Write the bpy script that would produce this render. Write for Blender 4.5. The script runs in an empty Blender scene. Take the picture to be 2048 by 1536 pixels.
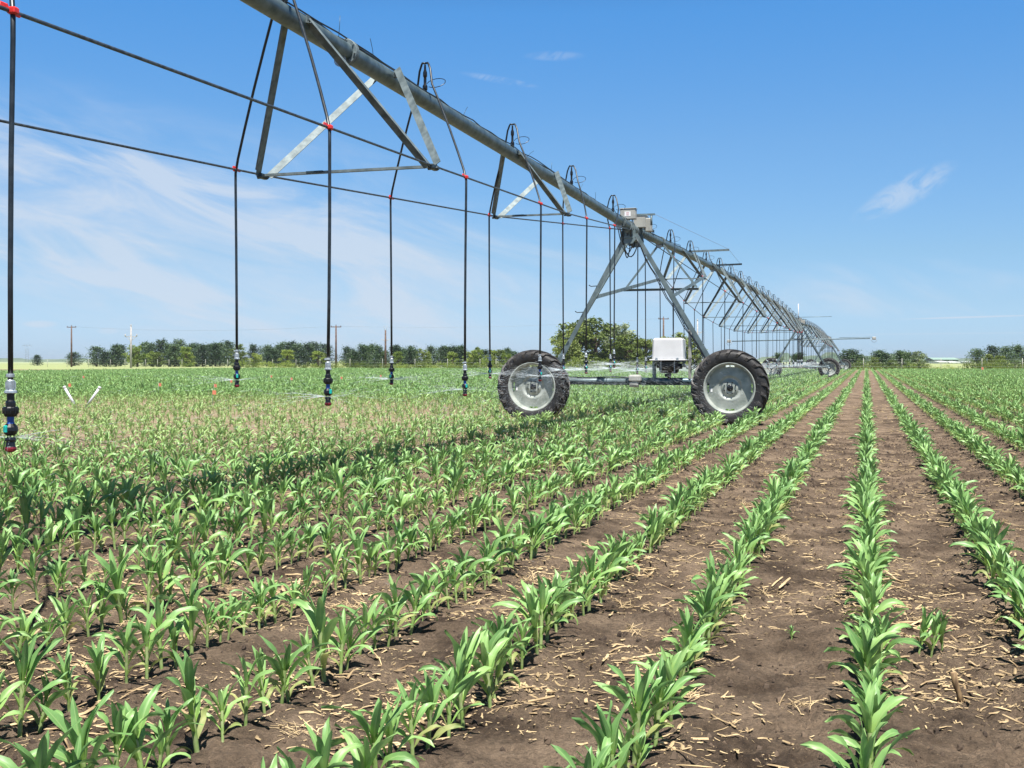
import bpy, math, random
import numpy as np
from mathutils import Vector, Matrix, noise
random.seed(7)
R = random.Random(11)
PI = math.pi
sc = bpy.context.scene
C = sc.collection

# ------------------------------------------------------------------ world frame
# camera at the origin looking along +Y; rows and pipeline run along D
F, CX, YH, CH = 2300.0, 1024.0, 722.0, 1.2
TH = math.atan(709.0/F)
D = Vector((math.sin(TH), math.cos(TH), 0))
N = Vector((-D.y, D.x, 0))            # left of the line
UP = Vector((0, 0, 1))
P0 = Vector((2.256, 22.127, 0))
T1, T2, T3 = 0.3, 59.3, 118.0
HP = 3.77

def px(x, Y, z=0.0):
    return Vector(((x-CX)/F*Y, Y, z))

def along(t, w=0.0, z=0.0):
    p = P0 + D*t + N*w
    return Vector((p.x, p.y, z))

# ------------------------------------------------------------------ mesh builder
class MB:
    def __init__(s):
        s.v = []; s.f = []; s.sm = []; s.mi = []; s.cur = 0; s.uv = {}
    def add(s, vs, fs, smooth=False):
        b = len(s.v)
        s.v.extend([tuple(p) for p in vs])
        for f in fs:
            s.f.append(tuple(b+i for i in f)); s.sm.append(smooth); s.mi.append(s.cur)
        return b
    def box(s, c, size, ax=None, taper=1.0, bev=0.0):
        X, Y, Z = ax if ax else (Vector((1,0,0)), Vector((0,1,0)), UP)
        c = Vector(c); a, b, h = size[0]/2, size[1]/2, size[2]/2
        if bev <= 0:
            vs = []
            for dz, k in ((-h, 1), (h, taper)):
                for dx, dy in ((-a,-b),(a,-b),(a,b),(-a,b)):
                    vs.append(c+X*dx*k+Y*dy*k+Z*dz)
            s.add(vs, [(3,2,1,0),(4,5,6,7),(0,1,5,4),(1,2,6,5),(2,3,7,6),(3,0,4,7)])
        else:
            rings = []
            for dz, ins in ((-h, bev), (-h+bev, 0), (h-bev, 0), (h, bev)):
                k = taper if dz > 0 else 1.0
                aa, bb = a*k-ins, b*k-ins
                g = bev*0.8
                rings.append([c+X*x+Y*y+Z*dz for x, y in ((-aa+g,-bb),(aa-g,-bb),(aa,-bb+g),(aa,bb-g),(aa-g,bb),(-aa+g,bb),(-aa,bb-g),(-aa,-bb+g))])
            vs = [p for r in rings for p in r]
            fs = [tuple(range(7,-1,-1)), tuple(range(24,32))]
            for k in range(3):
                for i in range(8):
                    j = (i+1) % 8
                    fs.append((k*8+i, k*8+j, k*8+8+j, k*8+8+i))
            s.add(vs, fs)
    def tube(s, pts, r, seg=10, caps=True, smooth=True):
        pts = [Vector(p) for p in pts]
        rr = r if isinstance(r, (list, tuple)) else [r]*len(pts)
        n = len(pts); vs = []
        t0 = (pts[1]-pts[0]).normalized()
        u = t0.orthogonal().normalized() if abs(t0.z) > .9 else t0.cross(UP).normalized()
        for i, p in enumerate(pts):
            t = ((pts[min(i+1, n-1)]-pts[max(i-1, 0)])).normalized()
            u = (u - t*u.dot(t)).normalized(); w = t.cross(u)
            for k in range(seg):
                a = 2*PI*k/seg
                vs.append(p+(u*math.cos(a)+w*math.sin(a))*rr[i])
        fs = []
        for i in range(n-1):
            for k in range(seg):
                j = (k+1) % seg
                fs.append((i*seg+k, i*seg+j, (i+1)*seg+j, (i+1)*seg+k))
        b = s.add(vs, fs, smooth)
        if caps:
            s.f.append(tuple(b+k for k in range(seg-1,-1,-1))); s.sm.append(False); s.mi.append(s.cur)
            s.f.append(tuple(b+(n-1)*seg+k for k in range(seg))); s.sm.append(False); s.mi.append(s.cur)
    def lathe(s, prof, o, axis, seg=24, smooth=True, skip=None):
        # prof: list of (radius, distance along axis)
        o = Vector(o); A = Vector(axis).normalized()
        u = A.orthogonal().normalized() if abs(A.z) > .9 else A.cross(UP).normalized()
        w = A.cross(u); vs = []
        for r, h in prof:
            for k in range(seg):
                a = 2*PI*k/seg
                vs.append(o+A*h+(u*math.cos(a)+w*math.sin(a))*r)
        fs = []
        for i in range(len(prof)-1):
            for k in range(seg):
                if skip and skip(i, k): continue
                j = (k+1) % seg
                fs.append((i*seg+k, i*seg+j, (i+1)*seg+j, (i+1)*seg+k))
        s.add(vs, fs, smooth)
    def prof(s, p0, p1, poly, hint=UP):
        # straight extrusion of a 2-D polygon from p0 to p1
        p0 = Vector(p0); p1 = Vector(p1); t = (p1-p0).normalized()
        hint = Vector(hint)
        a = hint.cross(t)
        if a.length < 1e-3: a = t.orthogonal()
        a.normalize(); b = t.cross(a)
        n = len(poly)
        vs = [p0+a*x+b*y for x, y in poly]+[p1+a*x+b*y for x, y in poly]
        fs = [(i, (i+1) % n, n+(i+1) % n, n+i) for i in range(n)]
        fs += [tuple(range(n-1,-1,-1)), tuple(range(n, 2*n))]
        s.add(vs, fs)
    def build(s, name, mats, parent=None, local=None):
        me = bpy.data.meshes.new(name)
        v = s.v
        if local is not None:
            v = [(p[0]-local[0], p[1]-local[1], p[2]-local[2]) for p in v]
        me.from_pydata(v, [], s.f)
        me.polygons.foreach_set('use_smooth', s.sm)
        if not isinstance(mats, (list, tuple)): mats = [mats]
        for m in mats: me.materials.append(m)
        if len(mats) > 1: me.polygons.foreach_set('material_index', s.mi)
        me.update()
        o = bpy.data.objects.new(name, me); C.objects.link(o)
        if parent is not None: o.parent = parent
        return o

def L_poly(w, th=.007):
    return [(0,0),(w,0),(w,th),(th,th),(th,w),(0,w)]
def rect(w, h):
    return [(-w/2,-h/2),(w/2,-h/2),(w/2,h/2),(-w/2,h/2)]

def tag(o, label=None, cat=None, group=None, kind=None):
    if label: o['label'] = label
    if cat: o['category'] = cat
    if group: o['group'] = group
    if kind: o['kind'] = kind
    return o
def empty(name, loc=(0,0,0)):
    o = bpy.data.objects.new(name, None); C.objects.link(o); o.location = loc
    o.empty_display_size = .1
    return o

# ------------------------------------------------------------------ materials
def mat(name, col, rough=.6, metal=0.0, var=0.0, scale=8.0, bump=0.0, bscale=60.0, col2=None, spec=.5, lo=.4, hi=.6, stretch=None, trans=0.0):
    m = bpy.data.materials.new(name); m.use_nodes = True
    nt = m.node_tree; b = nt.nodes['Principled BSDF']
    b.inputs['Roughness'].default_value = rough; b.inputs['Metallic'].default_value = metal
    b.inputs['Specular IOR Level'].default_value = spec
    b.inputs['Base Color'].default_value = (*col, 1)
    if var > 0 or col2:
        tc = nt.nodes.new('ShaderNodeTexCoord'); nz = nt.nodes.new('ShaderNodeTexNoise')
        nz.inputs['Scale'].default_value = scale; nz.inputs['Detail'].default_value = 6
        src = tc.outputs['Object']
        if stretch:
            mp = nt.nodes.new('ShaderNodeMapping'); mp.inputs['Scale'].default_value = stretch
            nt.links.new(src, mp.inputs[0]); src = mp.outputs[0]
        nt.links.new(src, nz.inputs['Vector'])
        rp = nt.nodes.new('ShaderNodeValToRGB')
        c2 = col2 if col2 else tuple(min(1, c*(1+var)) for c in col)
        c1 = col if col2 else tuple(c*(1-var) for c in col)
        rp.color_ramp.elements[0].color = (*c1, 1); rp.color_ramp.elements[1].color = (*c2, 1)
        rp.color_ramp.elements[0].position = lo; rp.color_ramp.elements[1].position = hi
        nt.links.new(nz.outputs['Fac'], rp.inputs[0]); nt.links.new(rp.outputs[0], b.inputs['Base Color'])
    if bump > 0:
        tc = nt.nodes.new('ShaderNodeTexCoord'); nz = nt.nodes.new('ShaderNodeTexNoise')
        nz.inputs['Scale'].default_value = bscale; nz.inputs['Detail'].default_value = 8
        bp = nt.nodes.new('ShaderNodeBump'); bp.inputs['Strength'].default_value = bump; bp.inputs['Distance'].default_value = .01
        nt.links.new(tc.outputs['Object'], nz.inputs['Vector']); nt.links.new(nz.outputs['Fac'], bp.inputs['Height'])
        nt.links.new(bp.outputs[0], b.inputs['Normal'])
    if trans > 0:
        out = nt.nodes['Material Output']; tr = nt.nodes.new('ShaderNodeBsdfTranslucent'); mx = nt.nodes.new('ShaderNodeMixShader')
        mx.inputs[0].default_value = trans
        src = b.inputs['Base Color'].links[0].from_socket if b.inputs['Base Color'].links else None
        if src: nt.links.new(src, tr.inputs[0])
        else: tr.inputs[0].default_value = (*col, 1)
        nt.links.new(b.outputs[0], mx.inputs[1]); nt.links.new(tr.outputs[0], mx.inputs[2]); nt.links.new(mx.outputs[0], out.inputs[0])
    return m

M = {}
M['pipe'] = mat('galvanised_pipe', (.06,.095,.105), .42, .35, col2=(.15,.20,.215), scale=9, lo=.35, hi=.7, bump=.15, bscale=40)
M['galv'] = mat('galvanised_steel', (.09,.12,.13), .6, .2, col2=(.19,.235,.245), scale=14, lo=.35, hi=.7, bump=.1, bscale=50)
M['leg'] = mat('weathered_galvanised_steel', (.11,.155,.17), .5, .25, col2=(.21,.27,.285), scale=6, lo=.35, hi=.7, bump=.1)
M['rim'] = mat('galvanised_rim', (.22,.25,.225), .5, .15, col2=(.46,.48,.44), scale=5, lo=.3, hi=.75, bump=.25, bscale=25)
M['dark'] = mat('dark_steel', (.03,.045,.055), .45, .4, var=.4, scale=12)
M['beam'] = mat('blue_steel_and_beam_shade', (.05,.09,.115), .4, .3, var=.4, scale=5)  # dark blue for plates and ties; on the base beam it stands for shade
M['rod'] = mat('truss_rod_steel', (.09,.11,.13), .45, .6, var=.3, scale=30)
M['hose'] = mat('black_hose', (.018,.024,.03), .38, 0, var=.3, scale=20)
M['plastic'] = mat('black_plastic', (.008,.009,.012), .3, 0, var=.3, scale=40)
M['blue'] = mat('blue_plastic', (.01,.07,.35), .35, var=.2, scale=40)
M['teal'] = mat('teal_plastic', (.01,.38,.33), .35, var=.2, scale=40)
M['maroon'] = mat('maroon_plastic', (.16,.012,.018), .35, var=.3, scale=40)
M['red'] = mat('red_plastic', (.62,.03,.025), .4, var=.2, scale=40)
M['zinc'] = mat('zinc_fitting', (.40,.44,.47), .35, .5, var=.2, scale=50)
M['rubber'] = mat('tyre_rubber', (.010,.010,.012), .62, col2=(.03,.027,.025), scale=16, lo=.42, hi=.72, bump=.3, bscale=50)
M['tread'] = mat('dusty_tread_rubber', (.03,.028,.028), .6, col2=(.085,.075,.068), scale=11, lo=.42, hi=.75, bump=.3, bscale=50)
M['white'] = mat('white_plastic', (.60,.60,.61), .45, var=.04, scale=4)
M['boxgrey'] = mat('grey_enclosure', (.36,.36,.33), .5, .1, var=.1, scale=8)
M['sign'] = mat('white_sticker', (.75,.75,.75), .5)
M['stickred'] = mat('red_print', (.5,.05,.05), .5)
M['wood'] = mat('brown_pole_wood', (.11,.065,.05), .8, var=.3, scale=3)
M['woodgrey'] = mat('grey_pole_wood', (.36,.34,.33), .8, var=.2, scale=3)
M['wire'] = mat('thin_wire', (.25,.27,.3), .5, .4)
M['post'] = mat('fence_post_steel', (.36,.35,.31), .6, var=.2, scale=5)
M['pvc'] = mat('white_pvc', (.6,.6,.62), .35, var=.03, scale=5)
M['flag'] = mat('orange_flag_vinyl', (.85,.33,.20), .5, trans=.4)
M['bark'] = mat('tree_bark', (.10,.07,.05), .9, var=.4, scale=10)
M['roofgreen'] = mat('green_metal_roof', (.25,.36,.30), .5, var=.1)
M['wallwhite'] = mat('white_metal_wall', (.75,.76,.76), .6, var=.05)

def leafmat(name, c1, c2, c3, rough=.42, tr=.32, patch=False):
    m = bpy.data.materials.new(name); m.use_nodes = True
    nt = m.node_tree; L = nt.links; b = nt.nodes['Principled BSDF']; out = nt.nodes['Material Output']
    def nd(t, **k):
        n = nt.nodes.new(t)
        for a, v in k.items(): setattr(n, a, v)
        return n
    geo = nd('ShaderNodeNewGeometry'); oi = nd('ShaderNodeObjectInfo')
    nz = nd('ShaderNodeTexNoise'); nz.inputs['Scale'].default_value = 14 if patch else .9; nz.inputs['Detail'].default_value = 4
    L.new(geo.outputs['Position'], nz.inputs['Vector'])
    ad = nd('ShaderNodeMath', operation='MULTIPLY_ADD'); ad.inputs[1].default_value = .45; ad.inputs[2].default_value = -.22
    L.new(oi.outputs['Random'], ad.inputs[0])
    a2 = nd('ShaderNodeMath', operation='ADD'); L.new(ad.outputs[0], a2.inputs[0]); L.new(nz.outputs['Fac'], a2.inputs[1])
    rp = nd('ShaderNodeValToRGB')
    e = rp.color_ramp.elements; e[0].position = .3; e[0].color = (*c1, 1); e[1].position = .7; e[1].color = (*c3, 1)
    k = e.new(.5); k.color = (*c2, 1)
    L.new(a2.outputs[0], rp.inputs[0]); col = rp.outputs[0]
    if patch:
        # midrib and veins from the leaf's own uv, paler young tissue towards the leaf base
        uv = nd('ShaderNodeUVMap'); sp = nd('ShaderNodeSeparateXYZ'); L.new(uv.outputs[0], sp.inputs[0])
        q = nd('ShaderNodeMath', operation='SUBTRACT'); q.inputs[1].default_value = .5; L.new(sp.outputs[0], q.inputs[0])
        q2 = nd('ShaderNodeMath', operation='ABSOLUTE'); L.new(q.outputs[0], q2.inputs[0])
        mr = nd('ShaderNodeMapRange'); mr.inputs[1].default_value = .03; mr.inputs[2].default_value = .10; mr.inputs[3].default_value = .4; mr.inputs[4].default_value = 0
        L.new(q2.outputs[0], mr.inputs[0])
        mx = nd('ShaderNodeMixRGB'); mx.inputs[2].default_value = (.38,.52,.22,1); L.new(mr.outputs[0], mx.inputs[0]); L.new(col, mx.inputs[1]); col = mx.outputs[0]
        m2 = nd('ShaderNodeMapRange'); m2.inputs[1].default_value = .0; m2.inputs[2].default_value = .5; m2.inputs[3].default_value = .75; m2.inputs[4].default_value = 0
        L.new(sp.outputs[1], m2.inputs[0])
        mx2 = nd('ShaderNodeMixRGB'); mx2.inputs[2].default_value = (.31,.47,.07,1); L.new(m2.outputs[0], mx2.inputs[0]); L.new(col, mx2.inputs[1]); col = mx2.outputs[0]
        # yellowed stand on the poor patch of the field (world position)
        vm = nd('ShaderNodeVectorMath', operation='SUBTRACT'); vm.inputs[1].default_value = (-8.5, 24, 0); L.new(geo.outputs['Position'], vm.inputs[0])
        vs = nd('ShaderNodeVectorMath', operation='MULTIPLY'); vs.inputs[1].default_value = (1/9.5, 1/12, 0); L.new(vm.outputs[0], vs.inputs[0])
        ln = nd('ShaderNodeVectorMath', operation='LENGTH'); L.new(vs.outputs[0], ln.inputs[0])
        n3 = nd('ShaderNodeTexNoise'); n3.inputs['Scale'].default_value = .25; L.new(geo.outputs['Position'], n3.inputs['Vector'])
        s3 = nd('ShaderNodeMath', operation='MULTIPLY_ADD'); s3.inputs[1].default_value = .9; L.new(n3.outputs['Fac'], s3.inputs[0]); L.new(ln.outputs['Value'], s3.inputs[2])
        m4 = nd('ShaderNodeMapRange'); m4.inputs[1].default_value = 1.1; m4.inputs[2].default_value = 1.65; m4.inputs[3].default_value = .42; m4.inputs[4].default_value = 0
        L.new(s3.outputs[0], m4.inputs[0])
        mx3 = nd('ShaderNodeMixRGB'); mx3.inputs[2].default_value = (.42,.52,.20,1); L.new(m4.outputs[0], mx3.inputs[0]); L.new(col, mx3.inputs[1]); col = mx3.outputs[0]
    L.new(col, b.inputs['Base Color']); b.inputs['Roughness'].default_value = rough
    tr_ = nd('ShaderNodeBsdfTranslucent'); L.new(col, tr_.inputs[0])
    mx = nd('ShaderNodeMixShader'); mx.inputs[0].default_value = tr
    L.new(b.outputs[0], mx.inputs[1]); L.new(tr_.outputs[0], mx.inputs[2]); L.new(mx.outputs[0], out.inputs[0])
    return m
M['corn'] = leafmat('corn_leaf', (.155,.305,.095), (.215,.395,.125), (.29,.47,.155), patch=True, rough=.45, tr=.24)
M['stalk'] = mat('corn_stalk', (.24,.37,.10), .5, col2=(.40,.46,.22), scale=25, trans=.2)
M['oldleaf'] = mat('corn_leaf_yellowed', (.20,.30,.08), .6, col2=(.42,.40,.16), scale=6, trans=.3)
M['pine'] = leafmat('pine_needles', (.020,.046,.020), (.038,.078,.028), (.070,.120,.040), rough=.6, tr=.15)
M['decid'] = leafmat('broad_leaves', (.08,.12,.018), (.13,.175,.03), (.19,.235,.05), rough=.6, tr=.3)
M['yellowgreen'] = leafmat('spring_leaves', (.13,.19,.025), (.19,.26,.04), (.26,.32,.06), rough=.6, tr=.35)
M['paleleaf'] = leafmat('silvery_leaves', (.14,.19,.09), (.20,.26,.13), (.28,.33,.18), rough=.6, tr=.3)
M['straw'] = mat('corn_residue', (.16,.10,.05), .8, col2=(.57,.43,.24), scale=9, lo=.3, hi=.65)
M['clod'] = mat('soil_clod', (.045,.030,.021), .95, col2=(.135,.094,.064), scale=5)

# soil
def soil_material():
    m = bpy.data.materials.new('field_soil'); m.use_nodes = True
    nt = m.node_tree; L = nt.links; b = nt.nodes['Principled BSDF']
    def nd(t, **k):
        n = nt.nodes.new(t)
        for a, v in k.items(): setattr(n, a, v)
        return n
    geo = nd('ShaderNodeNewGeometry'); P = geo.outputs['Position']
    def nz(s, d=6, r=.6):
        n = nd('ShaderNodeTexNoise'); n.inputs['Scale'].default_value = s; n.inputs['Detail'].default_value = d; n.inputs['Roughness'].default_value = r
        L.new(P, n.inputs['Vector']); return n.outputs['Fac']
    def ramp(src, a, b_, ca, cb):
        r = nd('ShaderNodeValToRGB'); e = r.color_ramp.elements
        e[0].position = a; e[1].position = b_; e[0].color = (*ca, 1); e[1].color = (*cb, 1); L.new(src, r.inputs[0]); return r.outputs[0]
    def mix(f, a, b_, typ='MIX'):
        x = nd('ShaderNodeMixRGB', blend_type=typ)
        if isinstance(f, float): x.inputs[0].default_value = f
        else: L.new(f, x.inputs[0])
        for i, v in ((1, a), (2, b_)):
            if isinstance(v, tuple): x.inputs[i].default_value = (*v, 1)
            else: L.new(v, x.inputs[i])
        return x.outputs[0]
    base = ramp(nz(2.2, 8, .65), .36, .66, (.078,.054,.038), (.37,.275,.195))
    fine = ramp(nz(60, 6, .7), .35, .68, (.55,.55,.55), (1.35,1.3,1.25))
    col = mix(.75, base, fine, 'MULTIPLY')
    speck = ramp(nz(150, 2, .5), .68, .73, (0,0,0), (1,1,1))
    col = mix(speck, col, (.42,.30,.18))
    # distance: pale residue-covered dry soil on the poor patch
    vm = nd('ShaderNodeVectorMath', operation='SUBTRACT'); vm.inputs[1].default_value = (-8.5, 24, 0); L.new(P, vm.inputs[0])
    vs = nd('ShaderNodeVectorMath', operation='MULTIPLY'); vs.inputs[1].default_value = (1/10, 1/12.5, 0); L.new(vm.outputs[0], vs.inputs[0])
    ln = nd('ShaderNodeVectorMath', operation='LENGTH'); L.new(vs.outputs[0], ln.inputs[0])
    s3 = nd('ShaderNodeMath', operation='MULTIPLY_ADD'); s3.inputs[1].default_value = .9; L.new(nz(.25, 4, .5), s3.inputs[0]); L.new(ln.outputs['Value'], s3.inputs[2])
    m4 = nd('ShaderNodeMapRange'); m4.inputs[1].default_value = 1.15; m4.inputs[2].default_value = 1.65; m4.inputs[3].default_value = .55; m4.inputs[4].default_value = 0
    L.new(s3.outputs[0], m4.inputs[0])
    col = mix(m4.outputs[0], col, mix(nz(7.0, 5, .6), (.38,.28,.19), (.52,.44,.28)))
    L.new(col, b.inputs['Base Color']); b.inputs['Roughness'].default_value = .95; b.inputs['Specular IOR Level'].default_value = .2
    ad = nd('ShaderNodeMath', operation='MULTIPLY_ADD'); ad.inputs[1].default_value = .5
    L.new(nz(90, 6, .7), ad.inputs[0]); L.new(nz(18, 8, .7), ad.inputs[2])
    bp = nd('ShaderNodeBump'); bp.inputs['Strength'].default_value = 1.0; bp.inputs['Distance'].default_value = .065
    L.new(ad.outputs[0], bp.inputs['Height']); L.new(bp.outputs[0], b.inputs['Normal'])
    return m
M['soil'] = soil_material()
M['grass'] = mat('dry_meadow_grass', (.21,.26,.09), .9, col2=(.32,.34,.15), scale=.08, lo=.3, hi=.7, stretch=(.3,1,1))
M['farland'] = mat('far_farmland', (.20,.27,.14), .9, col2=(.36,.38,.2), scale=.01, lo=.3, hi=.7, stretch=(.2,1,1))
M['hill'] = mat('wooded_hill', (.06,.10,.06), .9, col2=(.12,.16,.09), scale=.03)

# ------------------------------------------------------------------ field
EDGE0 = Vector((-130, 174.5, 0)); EDGE1 = Vector((110, 133.0, 0))
def edge_y(x):
    return EDGE0.y + (x-EDGE0.x)/(EDGE1.x-EDGE0.x)*(EDGE1.y-EDGE0.y)
RV = -N
def row_L(x, y): return x*RV.x + y*RV.y
ROW = .648
def ground_h(x, y):
    if y > 45: return 0.0
    k = 1.0 if y < 25 else (45-y)/20
    v = Vector((x, y, 0))
    h = .020*noise.noise(v*1.1) + .022*noise.noise(v*3.3) + .017*noise.noise(v*8)
    if y < 14: h += .016*noise.noise(v*15) + .012*noise.noise(v*36)
    L = (row_L(x, y)-.01)/ROW; fr = L-math.floor(L)
    h += .010*math.cos(2*PI*fr)
    return h*k
def make_field():
    ys = [1.6]
    while ys[-1] < 182: ys.append(ys[-1]*1.0062+.002)
    nx = 420
    vs = []; fs = []
    for y in ys:
        for i in range(nx+1):
            r = -.85+1.7*i/nx
            x = r*max(y, 3.0)
            yy = min(y, edge_y(x))
            vs.append((x, yy, ground_h(x, yy)))
    for j in range(len(ys)-1):
        for i in range(nx):
            a = j*(nx+1)+i
            if vs[a][1] == vs[a+nx+1][1] and vs[a+1][1] == vs[a+nx+2][1]: continue
            fs.append((a, a+1, a+nx+2, a+nx+1))
    m = MB(); m.add(vs, fs, True)
    o = m.build('field', M['soil']); tag(o, kind='structure')
make_field()
def sheet(name, pts, z, m):
    b = MB(); b.add([(x, y, z) for x, y in pts], [tuple(range(len(pts)))])
    o = b.build(name, m); tag(o, kind='structure'); return o
sheet('ground', [(-60,-60),(60,-60),(900,700),(900,6000),(-900,6000),(-900,700),(-200,120),(-60,30)], -.10, M['soil'])
E0 = Vector((-200, edge_y(-200))); E1 = Vector((200, edge_y(200)))
sheet('meadow', [(E0.x,E0.y),(E1.x,E1.y),(900,420),(900,620),(-900,620),(-900,420)], -.03, M['grass'])
sheet('farmland', [(-3500,600),(3500,600),(3500,4200),(-3500,4200)], -.02, M['farland'])

# ------------------------------------------------------------------ corn
def add_leaf(m, base, az, L, W, e0, curl, fold, seg, across, rnd, ripple=.15, twist=0.0):
    d = Vector((math.cos(az), math.sin(az), 0)); side = Vector((-d.y, d.x, 0))
    p = Vector(base); ds = L/seg; idx = []
    ph = rnd.uniform(0, 6); fr = rnd.uniform(9, 15); sway = rnd.uniform(-.5, .5)
    b0 = len(m.v); vs = []; uvs = []
    for i in range(seg+1):
        s = i/seg
        e = e0-curl*s**1.9
        t = d*math.cos(e)+UP*math.sin(e)
        tt = (t+side*sway*s*.6).normalized()
        nrm = (-d*math.sin(e)+UP*math.cos(e))
        sd = tt.cross(nrm).normalized()*-1
        a = twist*s
        sd2 = sd*math.cos(a)+nrm*math.sin(a); nr2 = nrm*math.cos(a)-sd*math.sin(a)
        w = W*.5*min(1, (s*2.1+.20))**.9*max(0.0, 1-s**2.8)**.7
        if i == seg: w = W*.012
        fo = fold*(1-.55*s)
        for k in range(across):
            c = -1+2*k/(across-1)
            r = 0
            if abs(c) > .9: r = ripple*W*math.sin(fr*s+ph+(1.7 if c > 0 else 0))*min(1, s*3)
            vs.append(p+sd2*c*w*math.cos(fo)+nr2*(abs(c)*w*math.sin(fo)+r))
            uvs.append(((c+1)/2, s))
        p = p+tt*ds
    fs = []
    for i in range(seg):
        for k in range(across-1):
            a = i*across+k
            fs.append((a, a+1, a+across+1, a+across))
    b = m.add(vs, fs, True)
    for i, u in enumerate(uvs): m.uv[b+i] = u
def corn_meshes(seed, lod):
    rnd = random.Random(seed)
    lv = MB(); st = MB()
    az0 = rnd.uniform(-.45, .45)
    hs = rnd.uniform(.125, .175)
    lean = Vector((rnd.uniform(-.012,.012), rnd.uniform(-.012,.012), 0))
    seg, ac = ((9, 5), (5, 3), (3, 2))[lod]
    ss = (8, 5, 3)[lod]
    n = (7, 6, 5)[lod]
    stem = lambda s: Vector((0,0,-.012))+lean*s+UP*(hs+.012)*s
    k = [.0, .35, .7, 1.0]
    st.tube([stem(s) for s in k], [.0075,.0078,.0085,.0075], ss, caps=False)
    for i in range(n):
        s = (i+.5)/n
        az = az0+(PI if i % 2 else 0)+rnd.uniform(-.45,.45)+i*.10
        zf = .15+.85*s
        big = math.sin(PI*min(1, .12+.95*s*.80))
        L = (.085+.125*big)*rnd.uniform(.85,1.2)
        W = (.013+.026*big)*rnd.uniform(.9,1.15)
        e0 = .98+.46*s+rnd.uniform(-.12,.12)
        curl = (2.4-1.85*s)*rnd.uniform(.5,1.5)
        fold = .35+.35*s
        if lod == 2: W *= 1.25
        lv.cur = 1 if i == 0 else 0
        add_leaf(lv, stem(zf), az, L, W, e0, curl, fold, seg, ac, rnd, twist=rnd.uniform(-1.4,1.4))
    # furled whorl
    for q in range(2 if lod < 2 else 1):
        add_leaf(lv, stem(.9), az0+PI*.5+q*PI+rnd.uniform(-.4,.4), rnd.uniform(.12,.17), .032, 1.34, rnd.uniform(.0,.5), .80, seg, ac, rnd, ripple=.03)
    return lv, st
def to_mesh(name, parts, mats):
    v = []; f = []; sm = []; mi = []; uv = {}
    for k, m in enumerate(parts):
        b = len(v); v += m.v; f += [tuple(i+b for i in q) for q in m.f]; sm += m.sm; mi += [len(mats)-1 if q else k for q in m.mi]
        for i, u in m.uv.items(): uv[i+b] = u
    me = bpy.data.meshes.new(name); me.from_pydata(v, [], f)
    me.polygons.foreach_set('use_smooth', sm)
    for q in mats: me.materials.append(q)
    me.polygons.foreach_set('material_index', mi)
    ul = me.uv_layers.new(name='UVMap')
    n = len(me.loops); li = np.empty(n, dtype=np.int32); me.loops.foreach_get('vertex_index', li)
    arr = np.zeros((len(v), 2), dtype=np.float32); arr[:] = (.25, .3)
    for i, u in uv.items(): arr[i] = u
    ul.data.foreach_set('uv', arr[li].ravel()); me.update()
    return me

NV = 26
near = []
for i in range(NV):
    lv, st = corn_meshes(100+i, 0)
    near.append((to_mesh('leaves', [lv], [M['corn'], M['oldleaf']]), to_mesh('stalk', [st], [M['stalk'], M['oldleaf']])))
forms = []
for lod in range(3):
    for i in range(NV if lod == 0 else 10):
        lv, st = corn_meshes(100+i+lod*50, lod)
        forms.append((lod, to_mesh('corn_form', [lv, st], [M['corn'], M['stalk'], M['oldleaf']])))
def patch_w(x, y):
    d = math.hypot((x+8.5)/9.5, (y-24)/12)+.9*(.5+.5*noise.noise(Vector((x*.25, y*.25, 3))))
    return max(0.0, min(1.0, (1.65-d)/.5))
plants = []
rp = random.Random(5)
for k in range(-130, 105):
    L = .01+k*ROW
    o = RV*L
    a = -2.0
    # row k: points o + D*a
    while True:
        a += rp.uniform(.08, .155) if a < 40 else .165*rp.uniform(.8,1.2)
        if a > 190: break
        x = o.x+D.x*a; y = o.y+D.y*a
        if y < 2.4: continue
        if y > edge_y(x)-.5: break
        ratio = x/y
        lim = .5+1.2/y*1.5
        if ratio > lim+.06 or ratio < -lim-.06: continue
        jx = rp.gauss(0, .012); jy = rp.gauss(0, .02)
        s = rp.gauss(.85, .15)*(1+.12*noise.noise(Vector((x*.3,y*.3,7))))
        pw = patch_w(x, y)
        if rp.random() < .03+pw*.20: continue
        s *= (1-.27*pw)*(1.0 if y < 45 else 1.05)
        if rp.random() < .06: s *= .6
        x += jx; y += jy
        # keep the wheels' footprints clear
        plants.append([x, y, k, s])
def wheel_clear(x, y):
    for T, toff in ((T1,-.3),(T2,.3),(T3,.3)):
        for w in (1.917, -1.917):
            c = along(T+toff, w)
            q = Vector((x-c.x, y-c.y, 0))
            if abs(q.dot(D)) < .22 and abs(q.dot(N)) < .42: return True
    return False
plants = [p for p in plants if not wheel_clear(p[0], p[1])]
# the volunteer clump between the rows, lower right
for x, y in ((1838,1306),(1862,1312),(1884,1300),(1583,1282)):
    Y = F*CH/(y-YH)
    plants.append([(x-CX)/F*Y, Y, None, .62 if x > 1600 else .25])
plants.sort(key=lambda p: p[1])
def vis(p):
    u = CX+F*p[0]/p[1]; return -45 < u < 2093 and F*(CH-.22*p[3])/p[1]+YH < 1536
ind = [p for p in plants if vis(p)][:300]
idset = set(id(p) for p in ind)
ORD = ['first','second','third','fourth','fifth','sixth','seventh','eighth','ninth','tenth','eleventh','twelfth','thirteenth','fourteenth','fifteenth','sixteenth','seventeenth','eighteenth','nineteenth','twentieth']
TEN = {2:'twenty',3:'thirty',4:'forty',5:'fifty',6:'sixty',7:'seventy',8:'eighty'}
TENTH = {2:'twentieth',3:'thirtieth',4:'fortieth',5:'fiftieth',6:'sixtieth',7:'seventieth'}
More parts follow.
